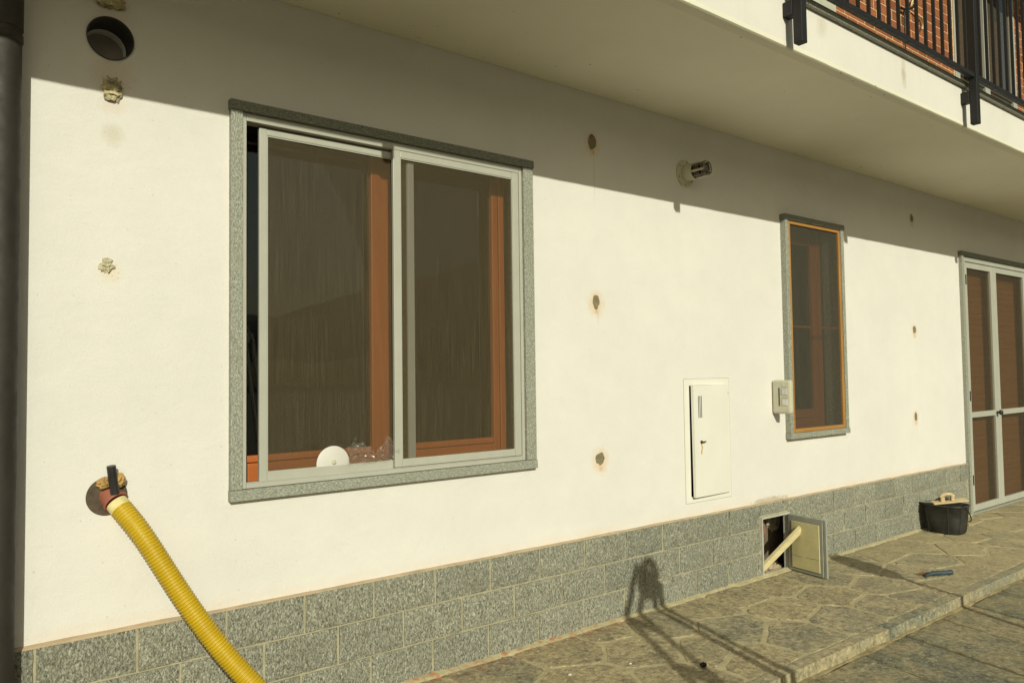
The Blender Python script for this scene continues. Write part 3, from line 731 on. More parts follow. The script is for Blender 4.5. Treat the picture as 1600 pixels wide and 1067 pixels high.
part(MB().box(4.695, 5.17, 0.142, 0.147, 1.015, 2.205), 'glass_pane', GLASS, nw)
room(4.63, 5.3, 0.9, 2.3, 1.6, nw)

# ---- screen door
dr = part_root('door', house); dr['label'] = 'white aluminium screen door over a brown shutter'
part(MB().box(7.402, 7.446, -0.030, 0.13, -0.01, 2.3065, 0.002), 'stone_jamb', SAWN_V, dr)
part(MB().box(9.010, 9.054, -0.030, 0.13, -0.01, 2.3065, 0.002), 'stone_jamb', SAWN_V, dr)
part(MB().box(7.394, 9.062, -0.036, 0.13, 2.3075, 2.346, 0.002), 'stone_lintel', SAWN_LINTEL, dr)
part(MB().box(7.4465, 9.0095, -0.034, 0.13, -0.02, 0.012, 0.002), 'threshold', SAWN_H, dr)
for (a, b) in ((7.4465, 7.500), (8.956, 9.0095)): part(MB().box(a, b, -0.016, 0.04, 0.0125, 2.306, 0.003), 'door_frame', ALU, dr)
part(MB().box(7.5005, 8.9555, -0.016, 0.04, 2.262, 2.306, 0.003), 'door_frame', ALU, dr)
def leaf(a, b, sl, sr):
    part(MB().box(a, a+sl, -0.012, 0.02, 0.016, 2.256, 0.003), 'leaf_stile', ALU, dr); part(MB().box(b-sr, b, -0.012, 0.02, 0.016, 2.256, 0.003), 'leaf_stile', ALU, dr)
    for (c, d) in ((0.016, 0.072), (0.848, 0.898), (2.205, 2.256)): part(MB().box(a+sl+.0005, b-sr-.0005, -0.011, 0.019, c, d, 0.003), 'leaf_rail', ALU, dr)
    for (c, d) in ((0.072, 0.848), (0.898, 2.205)): part(MB().quad((a+sl, 0.006, c), (b-sr, 0.006, c), (b-sr, 0.006, d), (a+sl, 0.006, d)), 'insect_mesh', SCREEN_DOOR, dr)
leaf(7.503, 8.140, 0.040, 0.060); leaf(8.143, 8.953, 0.070, 0.05)
part(MB().lathe((8.10, -0.0125, 0.876), (0, -1, 0), [(0.010, 0), (0.010, 0.02), (0.022, 0.026), (0.024, 0.04), (0.016, 0.052), (0.0, 0.054)], 16), 'door_knob', BLACK_PLASTIC, dr)
for zz in (0.25, 1.0, 2.05): part(MB().tube([(7.5015, -0.017, zz), (7.5015, -0.017, zz+0.09)], 0.007, 8), 'hinge', BLACK_METAL, dr)
for k in range(42):
    z0 = 0.01+k*0.0545; part(MB().box(7.45, 9.0, 0.085, 0.098, z0, z0+0.0535, 0.002), 'shutter_slat', SHUTTER, dr)
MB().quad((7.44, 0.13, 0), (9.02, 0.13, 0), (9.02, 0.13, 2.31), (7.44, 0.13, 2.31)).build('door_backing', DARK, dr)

# ------------------------------------------------------------------ balcony railing
rail = thing('balcony_railing', 'black steel balcony railing with square posts and thin upright bars', 'railing', (5.06, -1.05, 2.77))
RY = -1.05
PXS = (-0.69, 1.225, 3.140, 5.052, 6.965, 8.88)
for px in PXS:
    MB().box(px-0.022, px+0.022, RY-0.022, RY+0.022, 2.768, 4.02, 0.003).build('post', BLACK_METAL, rail)
    MB().box(px-0.026, px+0.026, RY+0.0225, -0.981, 2.905, 2.972, 0.003).build('bracket', BLACK_METAL, rail)
    MB().box(px-0.030, px+0.030, RY+0.0225, RY+0.045, 3.05, 3.08, 0.003).build('bracket', BLACK_METAL, rail)
for a, b in zip(PXS, PXS[1:]):
    MB().box(a+0.0225, b-0.0225, RY-0.014, RY+0.014, 3.046, 3.074, 0.002).build('bottom_rail', BLACK_METAL, rail)
    MB().box(a+0.0225, b-0.0225, RY-0.02, RY+0.02, 3.98, 4.01, 0.002).build('top_rail', BLACK_METAL, rail)
    k = 17; bar_me = None
    for i in range(k):
        xx = a+(b-a)*(i+1)/(k+1)
        if bar_me is None:
            bar_me = MB().box(-0.0075, 0.0075, -0.0075, 0.0075, 0.0, 0.905).mesh('bar'); bar_me.materials.append(BLACK_METAL)
        o = link('bar', bar_me, rail); o.matrix_parent_inverse = Matrix.Translation(-rail.location); o.location = (xx, RY, 3.0745)

# ------------------------------------------------------------------ things on the wall
dp = thing('drainpipe', 'dark brown drainpipe running up the left end of the wall', 'drainpipe', (0.218, -0.078, -0.08))
MB().tube([(0.218, -0.078, -0.08), (0.218, -0.078, 2.42)], 0.052, 32).build('pipe', BROWN_PIPE, dp)
MB().tube([(0.218, -0.078, 2.40), (0.218, -0.078, 2.78)], 0.0555, 32).build('upper_pipe', BROWN_PIPE, dp)
for zz in (2.36,): MB().lathe((0.218, -0.078, zz), (0, 0, 1), [(0.0525, 0), (0.0555, 0.002), (0.0555, 0.022), (0.0525, 0.024)], 32).build('clamp', BROWN_PIPE, dp)

vent = thing('wall_vent', 'round black vent pipe high on the wall with a dark plate deep inside', 'vent', (VC[0], 0, VC[1]))
MB().lathe((VC[0], -0.006, VC[1]), (0, 1, 0), [(0.0735, 0.010), (0.0755, 0.0), (0.0735, -0.0015), (0.0715, 0.0), (0.0710, 0.05), (0.0710, 0.112)], 48).build('sleeve', plain('sleeve_grey', (0.055, 0.05, 0.048), 0.5), vent)
MB().lathe((VC[0], 0.108, VC[1]), (0, 1, 0), [(0.0710, 0.0), (0.0700, 0.001), (0.0700, 0.045)], 48).build('inner_pipe', plain('pale_pvc', (0.90, 0.89, 0.86), 0.4), vent)
MB().lathe((VC[0], 0.153, VC[1]), (0, 1, 0), [(0.0700, 0.0), (0.066, 0.004), (0.0, 0.004)], 48).build('damper_plate', plain('damper_grey', (0.34, 0.29, 0.25), 0.6), vent)

fl = thing('flue_terminal', 'cream boiler flue terminal with a wire cage end sticking out of the wall', 'flue', (3.612, 0, 2.472))
c0 = (3.612, 0, 2.472)
MB().lathe(c0, (0, -1, 0), [(0.079, 0.001), (0.079, 0.006), (0.074, 0.010), (0.060, 0.010), (0.057, 0.014), (0.050, 0.015)], 40).build('flange', FLUE, fl)
for w in range(6):
    a = w*math.pi/3+0.4; MB().lathe((c0[0]+0.068*math.cos(a), -0.0095, c0[2]+0.068*math.sin(a)), (0, -1, 0), [(0.004, 0), (0.0035, 0.003), (0, 0.004)], 8).build('screw', BLACK_METAL, fl)
MB().lathe(c0, (0, -1, 0), [(0.0485, 0.010), (0.0485, 0.078), (0.046, 0.080), (0.042, 0.080)], 40).build('tube', FLUE, fl)
MB().lathe(c0, (0, -1, 0), [(0.042, 0.080), (0.042, 0.165), (0.040, 0.167), (0.036, 0.165)], 40).build('cage_core', FLUE_METAL, fl) if False else None
MB().lathe(c0, (0, -1, 0), [(0.026, 0.070), (0.026, 0.150), (0.023, 0.150), (0.023, 0.07)], 28).build('inner_tube', DARK, fl)
for h in (0.092, 0.106, 0.120, 0.146, 0.160):
    MB().lathe(c0, (0, -1, 0), [(0.040, h), (0.042, h+0.001), (0.042, h+0.006), (0.040, h+0.007), (0.038, h+0.006), (0.038, h+0.001), (0.040, h)], 32).build('cage_ring', FLUE_METAL, fl)
for w in range(8):
    a = w*math.pi/4+0.2; q = (c0[0]+0.040*math.cos(a), c0[2]+0.040*math.sin(a))
    MB().tube([(q[0], -0.078, q[1]), (q[0], -0.166, q[1])], 0.0042 if w % 2 else 0.007, 6).build('cage_bar', FLUE if w % 2 == 0 else FLUE_METAL, fl)
MB().lathe(c0, (0, -1, 0), [(0.030, 0.150), (0.031, 0.152), (0.016, 0.156), (0.0, 0.152)], 28).build('end_disc', FLUE_METAL, fl)

mc = thing('meter_cabinet', 'flush white metal meter cabinet with its door slightly ajar', 'cabinet', (3.772, 0, 0.534))
fr = MB()
for (a, b, c, d) in ((3.557, 3.603, 0.534, 1.255), (3.955, 3.985, 0.534, 1.255), (3.603, 3.955, 0.534, 0.565), (3.603, 3.955, 1.219, 1.255)): fr.box(a, b, -0.0018, 0.004, c, d)
fr.build('frame', WHITE_METAL, mc)
sl_ = MB()
for (a, b, c, d) in ((3.5545, 3.557, 0.5315, 1.2575), (3.985, 3.9875, 0.5315, 1.2575), (3.557, 3.985, 0.5315, 0.534), (3.557, 3.985, 1.255, 1.2575)): sl_.box(a, b, -0.0012, 0.002, c, d)
sl_.build('gap_line', MORTAR, mc)  # thin strip added to draw the shaded gap round the frame
bk = MB(); bx = MET
bk.quad((bx[0], 0.12, bx[2]), (bx[1], 0.12, bx[2]), (bx[1], 0.12, bx[3]), (bx[0], 0.12, bx[3]))
for q in (((bx[0]+.001, 0.002, bx[2]), (bx[0]+.001, .12, bx[2]), (bx[0]+.001, .12, bx[3]), (bx[0]+.001, 0.002, bx[3])), ((bx[1]-.001, 0.002, bx[2]), (bx[1]-.001, .12, bx[2]), (bx[1]-.001, .12, bx[3]), (bx[1]-.001, 0.002, bx[3])),
          ((bx[0], .002, bx[2]+.001), (bx[1], .002, bx[2]+.001), (bx[1], .12, bx[2]+.001), (bx[0], .12, bx[2]+.001)), ((bx[0], .002, bx[3]-.001), (bx[1], .002, bx[3]-.001), (bx[1], .12, bx[3]-.001), (bx[0], .12, bx[3]-.001))): bk.quad(*q)
bk.build('inner_box', DARK, mc, fix=False)
W_ = 0.345
hm = Matrix.Translation((3.953, -0.006, 0.567)) @ Matrix.Rotation(rad(2.2), 4, 'Z') @ Matrix.Rotation(rad(-0.35), 4, 'X')
md = MB()
SL = [(-W_+0.043, -W_+0.050), (-W_+0.057, -W_+0.064), (-W_+0.071, -W_+0.078)]
# door skin with three real slots
dops = [(a, b, 0.46, 0.588) for a, b in SL]
wall_sheet(md, -W_, 0.0, 0.0, 0.650, -0.014, dops)
for (a, b, c, d) in dops:
    md.quad((a, -.014, c), (a, 0, c), (a, 0, d), (a, -.014, d)); md.quad((b, -.014, c), (b, -.014, d), (b, 0, d), (b, 0, c)); pass
md.quad((-W_, -.014, 0), (-W_, 0.004, 0), (-W_, 0.004, .65), (-W_, -.014, .65)); md.quad((0, -.014, 0), (0, 0.004, 0), (0, .004, .65), (0, -.014, .65))
md.quad((-W_, -.014, 0), (0, -.014, 0), (0, .004, 0), (-W_, .004, 0)); md.quad((-W_, -.014, .65), (-W_, .004, .65), (0, .004, .65), (0, -.014, .65)); md.quad((-W_, .004, 0), (0, .004, 0), (0, .004, .65), (-W_, .004, .65))
mdo = xform(md, hm).build('cabinet_door', WHITE_METAL, mc, fix=False)
for (a, b, c, d) in dops: xform(MB().box(a-.001, b+.001, -0.0138, -0.002, c+.0003, d-.0003), hm).build('slot_shade', DARK, mdo)  # dark fill just under the skin paints the shade in the slots
xform(MB().lathe((-W_+0.062, -0.0145, 0.318), (0, -1, 0), [(0.009, 0), (0.009, 0.006), (0.006, 0.010), (0, 0.010)], 16), hm).build('latch', BLACK_METAL, mdo)
xform(MB().box(-W_+0.058, -W_+0.094, -0.028, -0.0245, 0.315, 0.323, 0.001), hm).build('key', FLUE_METAL, mdo)
xform(MB().tube([(-W_+0.062, -0.02, 0.312), (-W_+0.066, -0.022, 0.285), (-W_+0.058, -0.02, 0.262), (-W_+0.062, -0.018, 0.25)], 0.0025, 6), hm).build('key_string', CORD, mdo)
for zz in (0.64, 1.15): MB().tube([(3.9575, -0.008, zz), (3.9575, -0.008, zz+0.04)], 0.004, 8).build('hinge', BLACK_METAL, mc)
for zz in (0.66, 1.165): MB().lathe((3.971, -0.0036, zz), (0, -1, 0), [(0.004, 0), (0.004, 0.002), (0, 0.003)], 8).build('screw', FLUE_METAL, mc)

ic = thing('intercom', 'beige intercom panel turned edge-on to the wall beside the narrow window', 'intercom', (4.46, -0.07, 1.02))
MB().box(4.440, 4.484, -0.137, -0.003, 1.018, 1.236, 0.014).build('casing', BEIGE_PLASTIC, ic)
MB().box(4.4385, 4.446, -0.061, -0.054, 1.070, 1.186).build('slot', BLACK_PLASTIC, ic)
for (c, d) in ((1.142, 1.186), (1.072, 1.116)): MB().box(4.4365, 4.446, -0.116, -0.078, c, d, 0.002).build('button', GREY_LABEL, ic)
for (c, d) in ((1.187, 1.189), (1.117, 1.119)): MB().box(4.4385, 4.446, -0.116, -0.078, c, d).build('button_groove', BLACK_PLASTIC, ic)
MB().lathe((4.4405, -0.088, 1.205), (-1, 0, 0), [(0.008, 0), (0.008, 0.0015), (0.005, 0.0015), (0.0, 0.0005)], 16).build('camera_eye', GREY_LABEL, ic)

def patch(name, x, z, rx, rz, seed, m, y=-0.0025, n_=15, jag=0.36):
    vs = [(x, y*0.6, z)]
    for k in range(n_):
        a = 2*math.pi*k/n_; j = 1+jag*noise.noise(Vector((seed*7.3+math.cos(a)*1.5, math.sin(a)*1.5, seed)))
        vs.append((x+rx*j*math.cos(a), y, z+rz*j*math.sin(a)))
    for k in range(n_): v = vs[1+k]; vs.append((x+(v[0]-x)*1.12, 0.001, z+(v[2]-z)*1.12))
    fs = [(0, 1+(k+1) % n_, 1+k) for k in range(n_)]+[(1+k, 1+(k+1) % n_, 1+n_+(k+1) % n_, 1+n_+k) for k in range(n_)]
    return MB().add(vs, fs).build(name, m)
PL = [('grey-brown filler plug in the shade right of the wide window, upper of three', 0.030, 0.046), ('grey-brown filler plug level with the middle of the wide window, ringed with rust', 0.029, 0.042), ('grey-brown filler plug low on the wall left of the meter cabinet', 0.033, 0.036),
      ('dark filler plug in the shade between the narrow window and the door', 0.030, 0.038), ('filler plug in the sun between narrow window and door, middle of three', 0.028, 0.038), ('filler plug lowest of the three between narrow window and door', 0.026, 0.038)]
for k, ((x, z), (lb, rx, rz)) in enumerate(zip(HOLES, PL)):
    tag(patch('filler_plug', x, z, rx*0.86, rz*0.80, k+1, HOLE_FILL), lb, 'wall plug', 'rust stained filler plugs in the wall')
tag(crumple((0.542, -0.004, 2.300), 0.044, 0.022, 0.050, 2.3, 0.55, 2.6).build('paper_wad', PAPER_DARK), 'torn crumpled beige paper stuffed in the wall below the round vent', 'paper', 'crumpled wads stuffed in holes')
tag(crumple((0.529, -0.002, 1.687), 0.027, 0.016, 0.027, 5.1, 0.55, 2.9).build('paper_wad', PAPER), 'small round crumpled wad stuffed in the sunlit wall', 'paper', 'crumpled wads stuffed in holes')
tag(crumple((0.533, -0.003, 2.608), 0.056, 0.018, 0.040, 8.4, 0.5, 2.4).build('paper_wad', PAPER_DARK), 'dark crumpled wad above the round vent', 'paper', 'crumpled wads stuffed in holes')

# hose, its red adaptor and the stuffing round it
HC = (0.540, 0.905)
hp = thing('hole_adaptor', 'red-brown pipe adaptor with a black stub in the dark wall hole', 'pipe adaptor', (HC[0], 0, HC[1]))
MB().lathe((HC[0]-0.004, -0.0015, HC[1]), (0, -1, 0), [(0.0, 0.0005), (0.060, 0.0008), (0.064, 0.0)], 40).build('hole_disc', plain('hole_shade_brown', (0.085, 0.062, 0.042), 0.9, 0, 0.35, 30, 0.5, 80), hp)  # flat dark disc on the wall stands in for the shaded hole
hd = Vector((0.367, -0.708, -0.603)).normalized()
h0 = Vector((0.556, -0.002, 0.893))
MB().tube([h0-hd*0.03, h0+hd*0.014], 0.038, 36).build('collar', PVC_RED, hp)
MB().lathe(h0+hd*0.008, hd, [(0.037, 0), (0.0415, 0.001), (0.0415, 0.009), (0.037, 0.010)], 36).build('clamp', PVC_RED, hp)
MB().tube([(0.556, -0.030, 0.915), (0.548, -0.034, 0.96), (0.541, -0.040, 1.010)], 0.0145, 20).build('stub', BLACK_PLASTIC, hp)
tag(crumple((0.524, -0.018, 0.953), 0.026, 0.022, 0.023, 1.1, 0.35, 2.0).build('foam_wad', FOAM), 'ochre foam wad left of the black stub', 'foam', 'ochre foam wads round the hose')
tag(crumple((0.566, -0.020, 0.958), 0.026, 0.022, 0.031, 3.7, 0.45, 2.2).build('foam_wad', FOAM), 'larger ochre foam wad right of the black stub', 'foam', 'ochre foam wads round the hose')
def catmull(P, n):
    out = []; P = [Vector(p) for p in P]; P = [P[0]*2-P[1]]+P+[P[-1]*2-P[-2]]
    for i in range(1, len(P)-2):
        for k in range(n):
            t = k/n; a, b, c, d = P[i-1:i+3]
            out.append(0.5*((2*b)+(c-a)*t+(2*a-5*b+4*c-d)*t*t+(3*b-a-3*c+d)*t**3))
    out.append(P[-2]); return out
hs = h0+hd*0.017
HP = [hs, (0.629, -0.1, 0.773), (0.739, -0.165, 0.566), (0.831, -0.215, 0.41), (0.926, -0.27, 0.275), (1.04, -0.36, 0.13), (1.13, -0.55, 0.045), (1.10, -0.78, 0.036), (1.00, -1.02, 0.042), (0.85, -1.5, -0.01), (0.7, -2.2, -0.02)]
path = catmull(HP, 60)
# resample evenly
L = [0.0]
for a, b in zip(path, path[1:]): L.append(L[-1]+(b-a).length)
def at_len(s):
    import bisect
    i = min(max(bisect.bisect_left(L, s), 1), len(L)-1); t = (s-L[i-1])/max(1e-9, L[i]-L[i-1]); return path[i-1].lerp(path[i], t)
PITCH_R = 0.0108; steps = int(min(L[-1], 2.2)/PITCH_R*6)
hpts = []; hr = []; rb = []
for i in range(steps):
    s = 0.030+i*PITCH_R/6
    if s > L[-1]: break
    ph = (i % 6)/6; w = max(0, math.sin(2*math.pi*ph))**0.7
    hpts.append(at_len(s)); hr.append(0.0330+0.0030*w); rb.append(w)
hose = thing('hose', 'yellow ribbed hose sloping down from the hole in the wall', 'hose', tuple(hs))
ho = MB().tube(hpts, hr, 36, caps=False)
hob = ho.build('ribbed_tube', HOSE, hose)
at_ = hob.data.attributes.new('rib', 'FLOAT', 'POINT')
vals = []
for w in rb: vals += [0.25+0.75*w]*36
vals += [1.0]*(len(hob.data.vertices)-len(vals)); at_.data.foreach_set('value', vals[:len(hob.data.vertices)])
cf = [at_len(0.001+0.032*k/6) for k in range(7)]
MB().tube(cf, [0.0345, 0.0352, 0.0347, 0.0353, 0.0350, 0.0345, 0.0335], 36).build('cuff', CREAM, hose)

# access hatch
ha = thing('access_hatch', 'small grey access hatch standing open at the foot of the plinth', 'hatch', (4.557, -0.03, 0))
hf = MB()
for (a, b, c, d) in ((4.257, 4.2685, -0.008, 0.371), (4.554, 4.5655, -0.008, 0.371), (4.2685, 4.554, 0.3585, 0.371), (4.2685, 4.554, -0.008, 0.0065)): hf.box(a, b, -0.028, 0.012, c, d)
hf.build('frame', plain('galvanised_frame', (0.52, 0.51, 0.46), 0.5, 0.2), ha)
cv = MB(); a, b, c, d, e, f = 4.22, 4.90, 0.012, 0.17, -0.05, 0.42
cv.quad((a, d, e), (b, d, e), (b, d, f), (a, d, f)); cv.quad((b, .012, e), (b, d, e), (b, d, f), (b, .012, f)); cv.quad((a, .012, e), (b, .012, e), (b, d, e), (a, d, e)); cv.quad((a, .012, f), (b, .012, f), (b, d, f), (a, d, f))
cv.quad((a, .012, e), (a, d, e), (a, d, f), (a, .012, f))
cv.build('cavity', CAVITY_DARK, ha, fix=False)
crumple((4.665, 0.165, 0.275), 0.085, 0.03, 0.085, 6.6, 0.4, 2.4).build('broken_plaster', CAVITY, ha)
crumple((4.500, 0.150, 0.26), 0.035, 0.04, 0.13, 9.2, 0.6, 3.4).build('broken_brick', RUBBLE, ha)
crumple((4.50, 0.085, -0.03), 0.17, 0.07, 0.07, 4.2, 0.6, 3.0).build('rubble', plain('rubble_mix', (0.36, 0.29, 0.19), 0.95, 0, 0.6, 30, 0.6, 60), ha)
MB().box(4.269, 4.283, 0.004, 0.012, 0.135, 0.165).build('catch', ALU_GREY, ha)
hx = Vector((4.509-4.558, -0.318+0.030, 0)); hl = hx.length; hx.normalize(); hn = Vector((0, 0, 1)).cross(hx)   # hn points along +-x
if hn.x > 0: hn = -hn
hmx = Matrix((hx, hn, (0, 0, 1))).transposed().to_4x4(); hmx.translation = Vector((4.558, -0.031, 0.0035))
Hh = 0.357
lf = MB().box(0, hl, -0.004, 0.0, 0, Hh)
hdo = xform(lf, hmx).build('hatch_door', ALU_GREY, ha)
fl_ = MB()
for (a, b, c, d) in ((0.004, 0.030, 0.004, Hh-0.004), (hl-0.042, hl-0.022, 0.004, Hh-0.004), (0.030, hl-0.042, 0.004, 0.022), (0.030, hl-0.042, Hh-0.034, Hh-0.004)): fl_.box(a, b, 0.0005, 0.016, c, d)
for (a, b, c, d) in ((hl-0.018, hl, 0.0, Hh), (0.0, hl-0.018, 0.0, 0.003), (0.0, hl-0.018, Hh-0.003, Hh)): fl_.box(a, b, 0.0005, 0.010, c, d)
xform(fl_, hmx).build('door_frame', ALU_GREY, hdo)
vs = []
ins = MB().box(0.031, hl-0.044, 0.001, 0.020, 0.024, Hh-0.036, 0.002)
xform(ins, hmx).build('insulation_panel', POLYSTYRENE, hdo)
crk = MB(); zz = 0.105
for i in range(10):
    a = 0.033+(hl-0.080)*i/10; b = 0.033+(hl-0.080)*(i+1)/10; z2 = zz+rng.uniform(-0.006, 0.005)
    if i != 4: crk.add([(a, 0.0205, zz), (b, 0.0205, z2), (b, 0.0205, z2+0.0022), (a, 0.0205, zz+0.0018)], [(0, 1, 2, 3)])
    zz = z2
xform(crk, hmx).build('crack', CAVITY_DARK, hdo)
for zz in (0.05, 0.27): MB().tube([(4.561, -0.034, zz), (4.561, -0.034, zz+0.035)], 0.005, 8).build('hinge', ALU_GREY, ha)

A, B = Vector((4.300, 0.030, 0.018)), Vector((4.517, -0.125, 0.272))
dv = (B-A).normalized(); sd = Vector((0, -1, 0)); sd = (sd-dv*sd.dot(dv)).normalized(); th = dv.cross(sd)
bm_ = Matrix((dv, sd, th)).transposed().to_4x4(); bm_.translation = A
LB = (B-A).length
bt = xform(MB().add([(x+(0.018 if (x > 0.1 and t < 0) else 0), y, t) for x in (0, LB) for y in (-0.011, 0.011) for t in (-0.021, 0.021)], [(0, 1, 3, 2), (4, 6, 7, 5), (0, 4, 5, 1), (2, 3, 7, 6), (0, 2, 6, 4), (1, 5, 7, 3)]), bm_).build('wooden_batten', PINE)
tag(bt, 'pale pine batten leaning from the open hatch onto its door', 'batten')

# on the window ledge
ds = thing('white_disc', 'white plastic disc leaning in the wide window by the sill', 'disc', (1.367, 0.0165, 0.873))
dm = Matrix.Translation((1.367, 0.0165, 0.945)) @ Matrix.Rotation(rad(-1), 4, 'X')
xform(MB().lathe((0, 0, 0), (0, -1, 0), [(0, 0.0022), (0.070, 0.0022), (0.072, 0.001), (0.072, -0.002), (0.0, -0.002)], 48), dm).build('plate', WHITE_PLASTIC, ds)
xform(MB().lathe((0.002, -0.0025, 0.006), (0, -1, 0), [(0.010, 0), (0.009, 0.004), (0.004, 0.005), (0.0, 0.005)], 20), dm).build('hub', BEIGE_PLASTIC, ds)
bg_ = MB(); vs = []; nb, mbn = 34, 16
for j in range(mbn+1):
    for i in range(nb+1):
        u, w = i/nb, j/mbn; xx = 1.425+0.235*u
        top = 0.060+0.055*abs(math.sin(4.4*u+0.7))+0.035*noise.noise(Vector((u*7, 0, 1)))
        q = Vector((u*9, w*6, 3.3)); vs.append((xx, 0.012-0.014*math.sin(math.pi*min(1, w*1.2))-0.014*abs(noise.noise(q))*2+0.008*noise.noise(q*2.6), 0.936+(top-0.02)*w+0.006*noise.noise(q*1.9)))
bg_.add(vs, [(j*(nb+1)+i, j*(nb+1)+i+1, (j+1)*(nb+1)+i+1, (j+1)*(nb+1)+i) for j in range(mbn) for i in range(nb)])
tag(bg_.build('plastic_bag', FILM, fix=False), 'crumpled clear plastic bag beside the white disc in the window', 'plastic bag')

# bucket with plasterer's float
bk_t = thing('bucket', 'scuffed black builder bucket standing against the plinth by the door', 'bucket', (6.50, -0.195, 0.0))
def oval(cx, cy, a, b, z, n_=40, e=3.2, tilt=0.0):
    out = []
    for k in range(n_):
        w = 2*math.pi*k/n_; c, s_ = math.cos(w), math.sin(w)
        X = a*math.copysign(abs(c)**(2/e), c); Y = b*math.copysign(abs(s_)**(2/e), s_); out.append((cx+X, cy+Y, z+tilt*Y))
    return out
def loft(rings):
    n_ = len(rings[0]); vs = [v for r in rings for v in r]
    return MB().add(vs, [(i*n_+k, i*n_+(k+1) % n_, (i+1)*n_+(k+1) % n_, (i+1)*n_+k) for i in range(len(rings)-1) for k in range(n_)], True)
cx, cy = 6.50, -0.195
H = 0.225
R_ = [oval(cx, cy, 0.0001, 0.0001, 0.002), oval(cx, cy, 0.098, 0.118, 0.001), oval(cx, cy, 0.103, 0.124, 0.008), oval(cx, cy, 0.116, 0.138, 0.12), oval(cx, cy, 0.126, 0.149, H-0.012), oval(cx, cy, 0.132, 0.155, H-0.010), oval(cx, cy, 0.132, 0.155, H), oval(cx, cy, 0.124, 0.147, H), oval(cx, cy, 0.114, 0.136, 0.12), oval(cx, cy, 0.10, 0.12, 0.02), oval(cx, cy, 0.0001, 0.0001, 0.018)]
loft(R_).build('body', BUCKET_MAT, bk_t)
for a in (0.6, 1.5, 2.5, 3.4, 4.3, 5.2): 
    p0 = oval(cx, cy, 0.1045, 0.1255, 0.012, 63)[int(a*10)]; p1 = oval(cx, cy, 0.125, 0.148, H-0.02, 63)[int(a*10)]
    MB().tube([p0, p1], 0.004, 8).build('rib', BUCKET_MAT, bk_t)
MB().tube(catmull([(cx-0.02, cy-0.152, H-0.012), (cx+0.03, cy-0.158, H-0.06), (cx+0.08, cy-0.150, H-0.115), (cx+0.115, cy-0.115, H-0.14), (cx+0.132, cy-0.03, H-0.11), (cx+0.134, cy+0.02, H-0.02)], 8), 0.0045, 8).build('handle', BLACK_PLASTIC, bk_t)
loft([oval(cx, cy, 0.118, 0.140, 0.165), oval(cx, cy, 0.0001, 0.0001, 0.17)]).build('mortar_residue', plain('dried_mortar', (0.22, 0.19, 0.15), 0.95, 0, 0.3, 20, 0.5, 60), bk_t)
ft = thing('plastering_float', 'worn wooden plastering float lying across the bucket rim', 'float', (cx, cy, H))
fm = Matrix.Translation((cx+0.0, cy-0.01, H+0.017)) @ Matrix.Rotation(rad(-44), 4, 'Z') @ Matrix.Rotation(rad(-6), 4, 'Y') @ Matrix.Rotation(rad(9), 4, 'X')
xform(MB().box(-0.115, 0.150, -0.036, 0.036, -0.006, 0.006, 0.003), fm).build('board', BOARD, ft)
xform(MB().box(-0.050, -0.020, -0.014, 0.014, 0.0065, 0.042, 0.003).box(0.028, 0.052, -0.014, 0.014, 0.0065, 0.042, 0.003), fm).build('handle_block', BOARD, ft)
xform(MB().tube(catmull([(-0.048, 0, 0.040), (-0.030, 0, 0.054), (0, 0, 0.060), (0.030, 0, 0.054), (0.050, 0, 0.036)], 6), 0.014, 12), fm).build('handle', BOARD, ft)

tr = thing('trowel', 'steel trowel with a dark handle lying on the bucket rim behind the float', 'trowel', (cx-0.05, cy+0.09, H))
tm = Matrix.Translation((cx-0.045, cy+0.095, H+0.006)) @ Matrix.Rotation(rad(-62), 4, 'Z') @ Matrix.Rotation(rad(-3), 4, 'Y')
xform(MB().add([(-0.09, 0, 0), (-0.05, 0.035, 0), (0.03, 0.048, 0), (0.03, -0.048, 0), (-0.05, -0.035, 0), (-0.09, 0, .003), (-0.05, 0.035, .003), (0.03, 0.048, .003), (0.03, -0.048, .003), (-0.05, -0.035, .003)], [(0, 1, 2, 3, 4), (9, 8, 7, 6, 5), (0, 5, 6, 1), (1, 6, 7, 2), (2, 7, 8, 3), (3, 8, 9, 4), (4, 9, 5, 0)]), tm).build('blade', plain('mortar_grey_steel', (0.30, 0.30, 0.24), 0.6, 0.3, 0.4, 30), tr)
xform(MB().tube(catmull([(0.02, 0, 0.004), (0.045, 0, 0.022), (0.06, 0, 0.026)], 4), 0.005, 8), tm).build('tang', BLACK_METAL, tr)
xform(MB().tube([(0.055, 0, 0.026), (0.075, 0, 0.027), (0.115, 0, 0.028), (0.13, 0, 0.028)], [0.010, 0.014, 0.013, 0.009], 12), tm).build('handle', BLACK_PLASTIC, tr)

# bits on the paving
bp = thing('blue_pipe_offcut', 'short bent offcut of dull blue plastic tube lying on the porch paving', 'pipe offcut', (5.1, -0.72, 0))
pp = catmull([(4.985, -0.692, 0.007), (5.035, -0.686, 0.011), (5.075, -0.700, 0.017), (5.13, -0.728, 0.015), (5.19, -0.760, 0.016)], 6)
MB().tube(pp, [0.004+0.0105*min(1, i/11)+0.0012*math.sin(i*1.7) for i in range(len(pp))], 14, caps=False).build('tube', BLUE, bp)
e0 = Vector(pp[-1]); ed = (Vector(pp[-1])-Vector(pp[-2])).normalized()
MB().lathe(e0, ed, [(0.0148, -0.002), (0.0148, 0.001), (0.011, 0.001), (0.010, -0.03), (0.0, -0.03)], 14).build('open_end', DARK, bp)
MB().lathe(Vector(pp[12]), (Vector(pp[13])-Vector(pp[12])), [(0.0145, -0.005), (0.0165, -0.003), (0.0165, 0.003), (0.0145, 0.005)], 14).build('ring', BLUE, bp)
